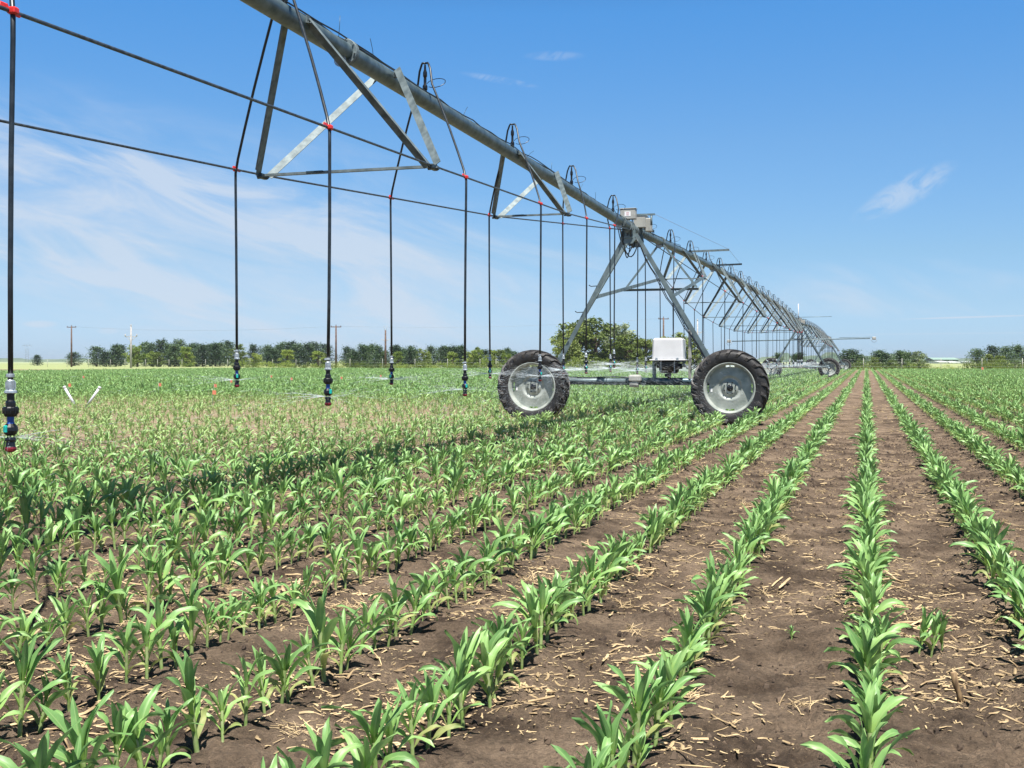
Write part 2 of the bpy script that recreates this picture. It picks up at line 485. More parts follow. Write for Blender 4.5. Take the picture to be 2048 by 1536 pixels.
def ordw(n):
    if n <= 20: return ORD[n-1]
    t, u = divmod(n, 10)
    return TENTH[t] if u == 0 else TEN[t]+'-'+ORD[u-1]
def row_name(k):
    if k == 0: return 'the row running straight away'
    return '%s row %s of the straight-away row' % (ordw(abs(k)), 'left' if k < 0 else 'right')
cnt = {}
vol = 0
VOLN = ['leftmost small corn plant of the stray clump between the two right rows','middle small corn plant of the stray clump between the two right rows','rightmost small corn plant of the stray clump between the two right rows']
for p in ind:
    x, y, k, s = p
    i = rp.randrange(NV)
    e = empty('corn_plant', (x, y, ground_h(x, y)))
    e.scale = (s, s, s*rp.uniform(.92,1.1))
    # leaves fan mostly across the row, blown a little to the left
    e.rotation_euler = (rp.gauss(0,.06), rp.gauss(-.07,.07), rp.uniform(-.9,.9)+(PI if rp.random() < .5 else 0))
    if k is None:
        if s < .3: lab = 'tiny corn seedling alone on bare soil left of the straight-away row'
        else:
            xx = CX+F*x/y
            lab = VOLN[0 if xx < 1850 else (1 if xx < 1873 else 2)]
        tag(e, lab, 'corn plant', 'stray corn plants between the rows')
    else:
        cnt[k] = cnt.get(k, 0)+1
        tag(e, 'young corn plant, %s from the front in %s' % (ordw(cnt[k]), row_name(k)), 'corn plant', 'young corn plants in the front of the rows')
    for me, nm in zip(near[i], ('leaves', 'stalk')):
        c = bpy.data.objects.new(nm, me); C.objects.link(c); c.parent = e
# the rest of the crop: one object, instances on points
col = bpy.data.collections.new('corn_forms')
for i, (lod, me) in enumerate(forms):
    o = bpy.data.objects.new('corn_form_%03d' % i, me); col.objects.link(o)
rest = [p for p in plants if id(p) not in idset]
pts = []; idx = []; rot = []; scl = []
for p in rest:
    x, y, k, s = p
    if y < 22: i = rp.randrange(NV)
    elif y < 60: i = NV+rp.randrange(10)
    else: i = NV+10+rp.randrange(10); s *= 1.05
    pts.append((x, y, ground_h(x, y))); idx.append(i); scl.append(s)
    rot.append((rp.gauss(0,.06), rp.gauss(-.07,.07), rp.uniform(-.9,.9)+(PI if rp.random() < .5 else 0)))
me = bpy.data.meshes.new('corn_crop'); me.from_pydata(pts, [], [])
at = me.attributes.new('idx', 'INT', 'POINT'); at.data.foreach_set('value', idx)
at = me.attributes.new('scl', 'FLOAT', 'POINT'); at.data.foreach_set('value', scl)
at = me.attributes.new('rot', 'FLOAT_VECTOR', 'POINT'); at.data.foreach_set('vector', [c for r in rot for c in r])
crop = bpy.data.objects.new('corn_crop', me); C.objects.link(crop)
tag(crop, 'rows of young green corn covering the field to the far fence', 'corn crop', kind='stuff')
ng = bpy.data.node_groups.new('crop', 'GeometryNodeTree')
ng.interface.new_socket('Geometry', in_out='INPUT', socket_type='NodeSocketGeometry')
ng.interface.new_socket('Geometry', in_out='OUTPUT', socket_type='NodeSocketGeometry')
gi = ng.nodes.new('NodeGroupInput'); go = ng.nodes.new('NodeGroupOutput')
ci = ng.nodes.new('GeometryNodeCollectionInfo'); ci.inputs[0].default_value = col; ci.inputs[1].default_value = True; ci.inputs[2].default_value = True
iop = ng.nodes.new('GeometryNodeInstanceOnPoints'); iop.inputs['Pick Instance'].default_value = True
def attr(n, t):
    a = ng.nodes.new('GeometryNodeInputNamedAttribute'); a.data_type = t; a.inputs[0].default_value = n; return a.outputs[0]
e2r = ng.nodes.new('FunctionNodeEulerToRotation')
ng.links.new(gi.outputs[0], iop.inputs['Points']); ng.links.new(ci.outputs[0], iop.inputs['Instance'])
ng.links.new(attr('idx', 'INT'), iop.inputs['Instance Index'])
ng.links.new(attr('rot', 'FLOAT_VECTOR'), e2r.inputs[0]); ng.links.new(e2r.outputs[0], iop.inputs['Rotation'])
ng.links.new(attr('scl', 'FLOAT'), iop.inputs['Scale']); ng.links.new(iop.outputs[0], go.inputs[0])
md = crop.modifiers.new('crop', 'NODES'); md.node_group = ng
print('plants', len(plants), 'individual', len(ind))

# ------------------------------------------------------------------ residue and clods on the soil
def residue():
    m = MB(); r = random.Random(3)
    def piece(x, y, L, W, az, tilt, flat):
        z = ground_h(x, y)
        d = Vector((math.cos(az)*math.cos(tilt), math.sin(az)*math.cos(tilt), math.sin(tilt)))
        s = Vector((-math.sin(az), math.cos(az), 0)); u = d.cross(s)
        c = Vector((x, y, z+W*.35+abs(math.sin(tilt))*L*.5))
        n = 3; vs = []
        b = r.uniform(-.25,.25)
        for i in range(n+1):
            q = i/n-.5
            o = c+d*L*q+s*L*b*(q*q)*2+UP*r.uniform(-.2,.2)*W
            ww = W*(.5 if i in (0, n) else .6)*r.uniform(.7,1.1); hh = ww*flat
            vs += [o-s*ww-u*hh*.3, o+s*ww*.2-u*hh, o+s*ww, o+s*ww*.1+u*hh]
        fs = [(3,2,1,0), (n*4, n*4+1, n*4+2, n*4+3)]
        for i in range(n):
            for k in range(4):
                fs.append((i*4+k, i*4+(k+1) % 4, i*4+4+(k+1) % 4, i*4+4+k))
        m.add(vs, fs)
    def go(n, y0, y1, smin):
        for _ in range(n):
            y = math.sqrt(r.uniform(y0*y0, y1*y1)); x = y*r.uniform(-.55,.55)
            dens = noise.noise(Vector((x*1.3, y*1.3, 5)))+.35*noise.noise(Vector((x*5, y*5, 5)))
            if dens < r.uniform(-.35,.5): continue
            big = r.random()
            L = r.uniform(.006,.03)*smin if big < .80 else (r.uniform(.03,.065)*smin if big < .985 else r.uniform(.09,.17))
            W = r.uniform(.0012,.0055)*smin if big < .78 else r.uniform(.004,.012)
            piece(x, y, L, W, r.uniform(0, 2*PI), r.gauss(0,.14), r.choice((.25,.35,.7)))
    go(38000, 2.8, 7, 1.0); go(26000, 7, 14, 1.5); go(18000, 14, 32, 2.2)
    # clumps of old root crowns
    for _ in range(90):
        y = math.sqrt(r.uniform(9, 150)); x = y*r.uniform(-.5,.5)
        for q in range(26):
            piece(x+r.gauss(0,.03), y+r.gauss(0,.03), r.uniform(.03,.09), r.uniform(.0015,.004), r.uniform(0, 2*PI), r.uniform(-.1,.6), .5)
    o = m.build('crop_residue', M['straw']); tag(o, 'straw-coloured bits of old corn stalk scattered over the soil', 'crop residue', kind='stuff')
    m = MB(); r = random.Random(4)
    for _ in range(32000):
        y = math.sqrt(r.uniform(8, 330)); x = y*r.uniform(-.5,.5)
        rad = r.choice((.003,.004,.005,.007,.010,.013))*r.uniform(.6,1.3)*(1 if y < 9 else 1.4)
        z = ground_h(x, y)
        vs = []
        for k in range(5):
            a = 2*PI*k/5+r.uniform(-.3,.3); q = rad*r.uniform(.7,1.3); vs.append((x+q*math.cos(a), y+q*math.sin(a), z-.002))
        for k in range(5):
            a = 2*PI*k/5+r.uniform(-.3,.3); q = rad*r.uniform(.4,.8); vs.append((x+q*math.cos(a), y+q*math.sin(a), z+rad*r.uniform(.5,.9)))
        vs.append((x+rad*r.uniform(-.2,.2), y+rad*r.uniform(-.2,.2), z+rad*r.uniform(1.0,1.3)))
        m.add(vs, [(5+k, 5+(k+1) % 5, 10) for k in range(5)]+[(k, (k+1) % 5, 5+(k+1) % 5, 5+k) for k in range(5)])
    o = m.build('soil_clods', M['clod']); tag(o, 'small dark clods of earth lying on the bare soil', 'soil clods', kind='stuff')
residue()
def stub():
    Y = F*CH/(1395-YH); c = px(1922, Y); c.z = ground_h(c.x, c.y)
    m = MB(); r = random.Random(2)
    m.tube([c+Vector((0,0,-.01)), c+Vector((-.006,0,.03)), c+Vector((-.018,.004,.065)), c+Vector((-.024,.006,.105))], [.013,.010,.011,.012], 9)
    for k in range(7):
        a = k*.9; m.tube([c+Vector((0,0,.02)), c+Vector((.02*math.cos(a), .02*math.sin(a), -.004))], [.004,.0015], 5)
    o = m.build('corn_stub', mat('old_stub', (.10,.06,.03), .85, col2=(.40,.27,.14), scale=35, stretch=(1,1,.2))); tag(o, 'upright broken stub of an old corn stalk on bare soil, lower right', 'stalk stub')
stub()

# ------------------------------------------------------------------ irrigation machine
def pipe_z(t, a):
    pass
def span(tA, tB, camber, label, first_full=True, with_truss=True, flanges=()):
    root = empty('irrigation_span', along((tA+tB)/2, 0, HP)); loc = root.location.copy()
    tag(root, label, 'irrigation span', 'spans of the irrigation machine')
    Lg = tB-tA
    def zt(t):
        u = (t-tA)/Lg; return HP+camber*4*u*(1-u)
    def B(m, name, mt): return m.build(name, mt, root, local=loc)
    m = MB(); n = int(Lg/2)
    m.tube([along(tA+.45+(Lg-.9)*i/n, 0, zt(tA+.45+(Lg-.9)*i/n)) for i in range(n+1)], .080, 28)
    B(m, 'water_pipe', M['pipe'])
    for t in flanges:
        m = MB(); m.lathe([(.079,-.03),(.112,-.03),(.116,-.026),(.116,-.004),(.10,-.003),(.10,.003),(.116,.004),(.116,.026),(.112,.03),(.079,.03)], along(t, 0, zt(t)), D, 28, smooth=False)
        for k in range(8):
            a = 2*PI*k/8+.2; c = along(t, .099*math.cos(a), zt(t)+.099*math.sin(a)); m.tube([c-D*.045, c+D*.045], .008, 6)
        B(m, 'pipe_flange', M['galv'])
        m = MB(); c = along(t-.12, 0, zt(t)-.10)
        m.lathe([(.0,-.006),(.055,-.006),(.055,.006),(0,.006)], c, D, 16, smooth=False); B(m, 'drain_lug', M['zinc'])
    # cable along the top, lying loose
    for off, rad, seedc in ((.012,.011,1), (-.020,.007,2)):
        m = MB(); rc = random.Random(seedc+int(tA)); P = []
        t = tA+.4
        while t < tB-.3:
            slack = max(0, math.sin(t*1.03+seedc))**3*.028
            P.append(along(t, off+rc.gauss(0,.012), zt(t)+.080+rad+slack+.003)); t += .35
        m.tube(P, rad, 6); B(m, 'power_cable', M['hose'])
    rodw = {}
    nodes = []
    if with_truss:
        k = 9 if Lg > 40 else int(Lg/5.7)
        ts = [tA+6.76+(Lg-13.52)*i/(k-1) for i in range(k)] if Lg > 40 else [tA+6+5.6*i for i in range(k)]
        for t in ts:
            u = (t-tA)/Lg; dep = 1.56*4*u*(1-u)
            nodes.append((t, max(.30, .785*dep), zt(t)-dep))
        if tB == T1:
            nodes = [q for q in nodes if q[0] < -22]+[(-18.75,1.02,2.605),(-12.6,.82,2.87),(-6.76,.51,3.19)]
        path = [(tA+.4, .05, zt(tA)-.06)]+nodes+[(tB-.4, .05, zt(tB)-.06)]
    else: path = []
    def rod(t):
        for (a, wa, za), (b, wb, zb) in zip(path, path[1:]):
            if a <= t <= b:
                q = (t-a)/(b-a); return wa+(wb-wa)*q, za+(zb-za)*q
        return .05, zt(t)-.1
    for s in ((1, -1) if with_truss else ()):
        m = MB()
        m.tube([along(t, s*w, z) for t, w, z in path], .0095, 8); B(m, 'truss_rod', M['rod'])
    for (t, w, z) in nodes:
        for s in (1, -1):
            for dt in (-.86, .86):
                m = MB()
                p0 = along(t+dt*.05, s*(w-.01), z+.01); p1 = along(t+dt, s*.092, zt(t+dt)+.045)
                m.prof(p0, p1, L_poly(.068, .006), hint=D*(1 if dt > 0 else -1))
                # bolt tab on the pipe
                m.box(along(t+dt*1.04, s*.088, zt(t+dt)+.02), (.05,.012,.06), (D, N, UP))
                m.tube([along(t+dt*1.05, s*.05, zt(t+dt)+.0), along(t+dt*1.05, s*.125, zt(t+dt)-.01)], .006, 6)
                B(m, 'truss_strut', M['galv'])
            m = MB(); c = along(t, s*w, z)
            m.box(c-UP*.012, (.14,.055,.045), (D, N, UP), bev=.01); m.tube([c-N*.05-UP*.02, c+N*.05-UP*.02], .014, 8)
            B(m, 'truss_joint', M['dark'])
        m = MB()
        m.prof(along(t, w-.03, z-.004), along(t, -w+.03, z-.004), rect(.036, .022))
        cb = B(m, 'crossbar', M['galv'])
        m = MB(); c = along(t, w*.36, z+.002)
        m.box(c, (.056, .16 if w > .4 else .1, .014), (D, N, UP)); m.build('splice_plate', M['beam'], cb, local=loc)
    return root, loc, zt, rod, tA, tB

def riser(sp, tg):
    root, loc, zt, rod = sp[:4]
    m = MB(); z = zt(tg)
    m.tube([along(tg,0,z+.06), along(tg,0,z+.12)], .020, 8)
    m.lathe([(.012,.10),(.026,.115),(.026,.15),(.015,.17),(.015,.24),(.022,.25),(.022,.29),(.012,.32),(.010,.37)], along(tg,0,z), UP, 10)
    # wire loop curling off the fitting
    P = [along(tg+.10*math.sin(a)*.6-.02, -.03-.10*(1-math.cos(a)), z+.17+.06*math.sin(a*1.0)) for a in [PI*2*i/14 for i in range(13)]]
    m.tube(P, .004, 5)
    m.build('outlet_riser', M['plastic'], root, local=loc)

head_prof = {}
def head_meshes():
    # heights above the bottom of the head, metres
    defs = [
     ('hose_clamp', 'zinc', [(.0,.325),(.0145,.325),(.0155,.322),(.0155,.312),(.0145,.309),(0,.309)]),
     ('coupling', 'zinc', [(.0,.300),(.013,.300),(.017,.295),(.0175,.262),(.0185,.258),(.025,.254),(.0255,.246),(.022,.243),(0,.243)]),
     ('adapter', 'plastic', [(0,.243),(.0155,.243),(.015,.215),(.019,.211),(.0205,.205),(.0205,.192),(.016,.188),(0,.188)]),
     ('pressure_regulator', 'plastic', [(0,.190),(.027,.189),(.031,.184),(.031,.172),(.029,.160),(.023,.148),(0,.147)]),
     ('nozzle', 'blue', [(0,.148),(.0145,.147),(.0135,.125),(.016,.120),(0,.119)]),
     ('nozzle_body', 'plastic', [(0,.120),(.018,.119),(.029,.105),(.030,.090),(.024,.076),(.017,.071),(0,.070)]),
     ('deflector_body', 'plastic', [(0,.062),(.021,.061),(.022,.052),(.017,.044),(.019,.026),(.022,.022),(0,.022)]),
     ('end_cap', 'maroon', [(0,.024),(.022,.023),(.0235,.016),(.022,.008),(.013,.002),(0,0)]),
    ]
    out = []
    for nm, mt, pr in defs:
        m = MB(); m.lathe(pr, (0,0,0), UP, 14, smooth=False)
        if nm == 'hose_clamp': m.box((-.02,0,.317), (.012,.008,.012))
        if nm == 'coupling':
            for k in range(6):
                a = k*PI/3; m.box((.0165*math.cos(a), .0165*math.sin(a), .277), (.006,.006,.030))
        if nm == 'pressure_regulator':
            for k in range(10):
                a = k*PI/5; m.box((.030*math.cos(a), .030*math.sin(a), .172), (.004,.004,.024))
        if nm == 'deflector_body':
            for a in (0.6, 2.7, 4.8): m.tube([(.014*math.cos(a), .014*math.sin(a), .05), (.014*math.cos(a), .014*math.sin(a), .078)], .003, 5)
            m.tube([(-.006,-.019,.06),(-.012,-.022,.03),(-.017,-.021,.012)], .0018, 5)
        o = m.build(nm, M[mt]); out.append((nm, o.data)); bpy.data.objects.remove(o)
    m = MB(); m.box((.006,-.0265,.098), (.018,.012,.030), bev=.003)
    o = m.build('nozzle_tab', M['teal']); out.append(('nozzle_tab', o.data)); bpy.data.objects.remove(o)
    return out
HEADS = head_meshes()
spray_src = []
def drop(sp, tg, side, label, zbot, tc=None, far=False):
    """flexible drop: arch over the pipe, slanting hose to the truss rod, plumb hose, sprinkler head"""
    root0, loc0, zt, rod = sp[:4]
    if tc is None: tc = tg+(1.05 if side > 0 else -1.2)
    w, zr = rod(tc); w *= side
    zg = zt(tg)
    top = along(tg, 0, zg+.385)
    clip = along(tc, w, zr)
    hd = Vector((clip.x, clip.y, zbot))
    root = empty('sprinkler_drop', hd)
    tag(root, label, 'sprinkler drop', 'sprinkler drops hanging from the pipeline')
    P = [top-N*side*.012]
    # arch then straight to the clip
    a1 = top+N*side*.045-UP*.012+D*(tc-tg)*.02; a2 = top+N*side*.075-UP*.07+D*(tc-tg)*.05; a3 = top+N*side*.125-UP*.25+D*(tc-tg)*.13
    P += [top+N*side*.03+UP*.005, a1, a2, a3]
    end = clip+N*side*.012
    for q in (.25,.5,.75,.93): P.append(a3.lerp(end, q)+N*side*.012*math.sin(PI*q))
    P.append(end+UP*.0-(UP*.03)); P.append(end-UP*.12)
    rr = R.uniform(-.01,.01)
    for q in (.35,.7,1.0):
        P.append(Vector((end.x, end.y, 0)).lerp(Vector((hd.x, hd.y, 0)), q)+UP*((clip.z-.12)+(zbot+.295-clip.z+.12)*q)+D*rr*math.sin(PI*q))
    m = MB(); m.tube(P, .0112, 8 if not far else 6); m.build('hose', M['hose'], root, local=hd)
    m = MB(); ax = (D, N, UP)
    m.box(clip+N*side*.012+UP*.0, (.035,.040,.030), ax, bev=.006)
    m.box(clip-D*.040+UP*.008, (.07,.012,.034), ax, taper=.7, bev=.004); m.box(clip+D*.030-UP*.006, (.05,.012,.016), ax, bev=.003)
    m.build('hose_clip', M['red'], root, local=hd)
    ry = R.uniform(-.6,.6)
    for nm, me in HEADS:
        if far and nm in ('nozzle_tab', 'hose_clamp', 'adapter'): continue
        o = bpy.data.objects.new(nm, me); C.objects.link(o); o.parent = root; o.rotation_euler = (0,0,ry)
    spray_src.append(hd+UP*.066)

SP1 = span(T1-59, T1, .20, 'nearest span of galvanised pipe and truss crossing the upper left of the field', flanges=(-24.4,-12.6,-.75+T1-.4))
SP2 = span(T1, T2, .33, 'middle span of pipe and truss between the first and second wheeled towers', flanges=(3.5,12.6,24.4,36,48))
SP3 = span(T2, T3, .33, 'far span of pipe and truss between the second and third wheeled towers', flanges=(62.8,83,95,107))
SP4 = span(T3, T3+17, .08, 'short farthest span of pipe reaching past the third wheeled tower')
SIDE = {1:'field side', -1:'camera side'}
g1 = [-1.48,-4.53,-7.64,-10.71,-13.71,-16.9,-20.0]
rc = {-1.48:-2.36,-4.53:-5.27,-7.64:-8.46,-10.71:-11.65,-13.71:-14.76,-16.9:-17.89,-20.0:-21.1}
lc = {-1.48:-1.14,-4.53:-3.84,-7.64:-6.98,-10.71:-9.99,-13.71:-13.02,-16.9:-16.25,-20.0:-19.3}
rb = {-1.48:1.08,-4.53:1.01,-7.64:.953,-10.71:.868,-13.71:.896,-16.9:.823,-20.0:.86}
lb = {-1.48:1.0,-4.53:.99,-7.64:.962,-10.71:.933,-13.71:.971,-16.9:.95,-20.0:.95}
for i, g in enumerate(g1):
    riser(SP1, g)
    lt = 'black sprinkler hose, %s from the near tower on the nearest span, %s'
    drop(SP1, g, -1, lt % (ordw(i+1), SIDE[-1]), rb[g], rc[g])
    drop(SP1, g, 1, lt % (ordw(i+1), SIDE[1]), lb[g], lc[g])
def dk(sp, t0, t1, name, far):
    t = t0; i = 1
    while t < t1:
        riser(sp, t)
        for s in (-1, 1):
            drop(sp, t, s, 'black sprinkler hose, %s beyond the %s tower, %s of the pipe' % (ordw(i), name, SIDE[s]), .95+R.uniform(-.05,.05), None, far)
        t += 3.12; i += 1
dk(SP2, 1.75, T2-.8, 'near', False); dk(SP3, T2+1.6, T3-.8, 'second', True); dk(SP4, T3+1.6, T3+15, 'third', True)
# cable ties standing up from the near pipe
for g, dz, dt in ((-12.75,.19,.0),(-12.0,.17,-.12),(-9.55,.13,.12),(-7.0,.13,.30),(-5.75,.14,.0),(-4.0,.13,.15),(-2.9,.14,-.05),(-14.6,.15,.1)):
    m = MB(); z = SP1[2](g)+.085
    m.tube([along(g,0,z-.01), along(g+dt*.5,-.01,z+dz*.55), along(g+dt,-.015,z+dz)], .0028, 5)
    m.build('cable_tie', M['beam'], SP1[0], local=SP1[1])

# --- tyres and rims (axis along D; outer face towards -D)
def wheel_meshes():
    seg = 72
    m = MB()
    half = [(.462,.118),(.478,.135),(.52,.155),(.575,.163),(.625,.160),(.662,.146),(.683,.118),(.692,.07),(.694,0)]
    prof = [(r, a) for r, a in half]+[(r, -a) for r, a in half[-2::-1]]+[(.45,-.10),(.45,.10),(.462,.118)]
    m.lathe(prof, (0,0,0), (0,1,0), seg)
    # raised rings on the sidewall
    m.cur = 1
    n = 21
    for s in (1, -1):
        for k in range(n):
            a0 = 2*PI*(k+(0 if s > 0 else .5))/n
            secs = [(-.012,.680,0,.048,0),(.045,.680,.11,.048,0),(.095,.676,.22,.046,.006),(.132,.660,.30,.038,.024),(.150,.632,.34,.022,.030),(.158,.590,.37,.002,.010)]
            vs = []
            for ax, r, da, dr, dx in secs:
                hw = .030/r*(1.0 if ax < .13 else 1.15)
                a = a0+da
                for (rr, aa, yy) in ((r-.01, a-hw, ax), (r+dr, a-hw*.8, ax+dx), (r+dr, a+hw*.8, ax+dx), (r-.01, a+hw, ax)):
                    vs.append((rr*math.cos(aa)*1, s*yy, rr*math.sin(aa)))
            fs = []
            for i in range(len(secs)-1):
                for q in range(3):
                    fs.append((i*4+q, i*4+q+1, i*4+5+q, i*4+4+q))
            fs += [(0,1,2,3), tuple((len(secs)-1)*4+q for q in (3,2,1,0))]
            m.add(vs, fs)
    ty = m.build('tyre', [M['rubber'], M['tread']]); tme = ty.data; bpy.data.objects.remove(ty)
    m = MB()
    # rim barrel with lips (both sides), outer side is -Y
    m.lathe([(.482,-.128),(.484,-.136),(.478,-.141),(.462,-.140),(.452,-.128),(.446,-.10),(.430,-.085),(.430,-.02),(.432,.06),(.446,.10),(.455,.13),(.478,.141),(.484,.136),(.482,.128)], (0,0,0), (0,1,0), 64)
    # dished disc
    def skip(i, k): return i == 0 and (k % 16) in (14,15,0,1)
    m.lathe([(.431,.015),(.396,.012),(.37,.008),(.25,-.010),(.215,-.014),(.205,.002),(.155,.006),(.150,-.010),(.085,-.014),(.06,-.014)], (0,0,0), (0,1,0), 64, skip=skip)
    for k in range(4):
        a = 2*PI*k/4; m.box((.41*math.cos(a), .005, .41*math.sin(a)), (.02,.03,.02))
    ri = m.build('rim', M['rim']); rme = ri.data; bpy.data.objects.remove(ri)
    m = MB()
    m.lathe([(.0,-.04),(.045,-.04),(.06,-.032),(.062,-.01),(.062,.12),(.10,.12),(.10,.16),(0,.16)], (0,0,0), (0,1,0), 20)
    for k in range(8):
        a = 2*PI*(k+.5)/8; c = Vector((.112*math.cos(a), 0, .112*math.sin(a))); m.tube([c+Vector((0,-.036,0)), c+Vector((0,-.01,0))], .0125, 6)
    hu = m.build('wheel_hub', M['plastic']); hme = hu.data; bpy.data.objects.remove(hu)
    m = MB(); m.box((-.345,.002,-.04), (.035,.004,.075)); st = m.build('sticker', M['sign']); sme = st.data; bpy.data.objects.remove(st)
    return tme, rme, hme, sme
WHEEL = wheel_meshes()
RZ = -TH   # turns local +Y onto D
def tower(T, front_wheels, label, near_one=False):
    base = along(T, 0, 0); root = empty('drive_tower', base); loc = base.copy()
    tag(root, label, 'irrigation tower', 'wheeled drive towers of the irrigation machine')
    def B(m, name, mt, par=None): return m.build(name, mt, par or root, local=loc)
    W = 1.917; BH = .81
    off = -.30 if front_wheels else .30
    zs = -.02
    for s in (1, -1):
        w = empty('wheel', along(T+off, s*W, .715+zs)-loc); w.parent = root
        w.rotation_euler = (0, 0, RZ)
        flip = 1 if front_wheels else -1
        for me, nm in zip(WHEEL, ('tyre', 'rim', 'wheel_hub', 'sticker')):
            if nm == 'sticker' and not near_one: continue
            o = bpy.data.objects.new(nm, me); C.objects.link(o); o.parent = w
            if nm == 'tyre': o.rotation_euler = (0, R.uniform(0, 6), 0)
            if not front_wheels: o.rotation_euler = (0, 0, PI)
        # gearbox between beam and hub
        m = MB(); m.lathe([(0,-.12),(.07,-.12),(.085,-.08),(.085,.05),(.05,.09),(0,.09)], along(T, s*W, .715), D, 14); m.box(along(T, s*(W-.06), BH+.02), (.20,.16,.16), (D, N, UP), bev=.02)
        B(m, 'gearbox', M['leg'])
    # base beam, drive shaft and centre drive
    m = MB(); m.tube([along(T, W-.12, BH), along(T, .10, BH)], .058, 16); B(m, 'base_beam', M['leg'])
    m = MB(); m.tube([along(T, .12, BH), along(T, -W+.10, BH)], .068, 16)
    m.box(along(T, -W+.16, BH+.01), (.18,.05,.20), (D, N, UP), bev=.01); B(m, 'base_beam', M['beam'] if near_one else M['leg'])  # near tower: the equipment box's shade on this half is put into the colour
    m = MB(); m.tube([along(T-.10, W-.1, BH-.06), along(T-.10, -W+.1, BH-.06)], .014, 8); B(m, 'drive_shaft', M['dark'])
    m = MB(); P = [along(T-.03+.0*i, W-.25-(W-.2)*i/8, BH+.07+.012*math.sin(i*1.3)) for i in range(9)]
    m.tube(P, .013, 7); B(m, 'motor_cable', M['hose'])
    m = MB(); c = along(T-.12, -.08, BH+.055)
    m.box(c, (.14,.24,.12), (D, N, UP), bev=.02); m.box(c+UP*.064, (.10,.20,.012), (D, N, UP), bev=.004)
    m.lathe([(0,-.07),(.05,-.07),(.055,-.03),(.055,.10),(0,.10)], c-UP*.12, N, 12); m.box(c-UP*.09, (.10,.10,.08), (D, N, UP), bev=.01)
    B(m, 'drive_motor', M['boxgrey'])
    # four legs
    for s in (1, -1):
        for q in (-1, 1):
            m = MB()
            p0 = along(T+q*.06, s*(W-.22), BH+.02); p1 = along(T+q*.38, s*.10, HP-.16)
            m.prof(p0, p1, L_poly(.085, .008) if q < 0 else L_poly(.07, .008), hint=D*(-q)); B(m, 'tower_leg', M['leg'])
    for f_ in (.30,.48,.66,.16) :
        p = along(T-.10, W-.22, BH).lerp(along(T-.36, .10, HP-.16), f_)
        m = MB(); m.tube([p+N*.0, p+N*.12-UP*.005, p+N*.16+UP*.02], .010, 6); B(m, 'step_peg', M['dark'])
    # apex frame and saddle
    m = MB()
    for q in (-1, 1):
        c = along(T+q*.38, 0, HP-.12); n_ = 6
        vs = []
        for dt in (-.005, .005):
            for a, b in ((.16,-.10),(.13,.06),(-.13,.06),(-.16,-.10),(-.08,-.20),(.08,-.20)): vs.append(c+N*a+UP*b+D*dt)
        m.add(vs, [tuple(range(6)), tuple(range(11,5,-1))]+[(i, (i+1) % 6, 6+(i+1) % 6, 6+i) for i in range(6)])
    m.box(along(T, 0, HP-.19), (.80,.18,.06), (D, N, UP), bev=.008)
    B(m, 'apex_frame', M['leg'])
    m = MB(); m.tube([along(T-.55, 0, HP), along(T-.2, 0, HP-.01), along(T+.2, 0, HP-.01), along(T+.55, 0, HP)], .098, 20)
    for q in (-.45,-.3,.3,.45): m.lathe([(.098,-.012),(.122,-.012),(.122,.012),(.098,.012)], along(T+q, 0, HP), D, 20, smooth=False)
    B(m, 'flexible_joint', M['galv'])
    # control boxes
    m = MB(); c = along(T-.28, .02, HP+.255); ax = (N*-1, D, UP)
    m.box(c, (.30,.16,.20), ax, bev=.012); m.box(c+UP*.105, (.32,.18,.012), ax, bev=.004); m.tube([c-UP*.10, c-UP*.2], .03, 8)
    bx = B(m, 'control_box', M['boxgrey'])
    if near_one:
        m = MB(); m.box(c-D*.082, (.12,.003,.09), ax); sg = B(m, 'warning_label', M['sign'], bx)
        m = MB()
        for z in (.025,.0,-.022): m.box(c-D*.0845+UP*z, (.05,.002,.005), ax)
        B(m, 'warning_print', M['stickred'], bx)
    m = MB(); c = along(T+.30, -.10, HP+.17)
    m.box(c, (.24,.20,.24), ax, bev=.012); m.box(c+UP*.12, (.26,.22,.012), ax, bev=.004)
    m.box(c+N*-.16-UP*.06+D*.06, (.12,.16,.26), ax, bev=.012); m.tube([c-UP*.1+N*.05, c-UP*.22+N*.05], .025, 8)
    B(m, 'control_box', M['boxgrey'])
    m = MB(); m.prof(along(T-.05,.05,HP+.27), along(T-.02,-.45,HP+.27), rect(.035,.035)); m.tube([along(T,.0,HP+.28), along(T,0,HP+.02)], .012, 6)
    m.tube([along(T-.02,-.38,HP+.28), along(T-.02,-.38,HP+.06)], .02, 8); B(m, 'alignment_bar', M['leg'])
    # hanging cables
    m = MB(); rr = random.Random(int(T)+9)
    for k in range(7 if near_one else 3):
        a = along(T-.45+rr.uniform(-.1,.15), rr.uniform(-.12,.25), HP-.02); b = along(T-.1+rr.uniform(-.1,.5), rr.uniform(-.25,.05), HP-.2)
        sag = rr.uniform(.25,.62); n_ = 12
        m.tube([a.lerp(b, i/n_)-UP*sag*4*(i/n_)*(1-i/n_)*.9 for i in range(n_+1)], rr.choice((.006,.009,.011)), 6)
    # cable down the right leg to the beam
    top = along(T-.38, -.14, HP-.2); bot = along(T-.08, -W+.24, BH+.1)
    for off_, lag in ((.0,.0),(.03,.02)):
        m.tube([top.lerp(bot, i/14)-N*(-.06-off_)*math.sin(PI*i/14)-D*.05+UP*.03*math.sin(i*1.9+lag*9) for i in range(15)], .009, 6)
    B(m, 'hanging_cables', M['hose'])
    # frame that ties the tower to the span beyond
    z2 = 2.80; tb = T+3.1; w2 = .80
    zz = HP+.06
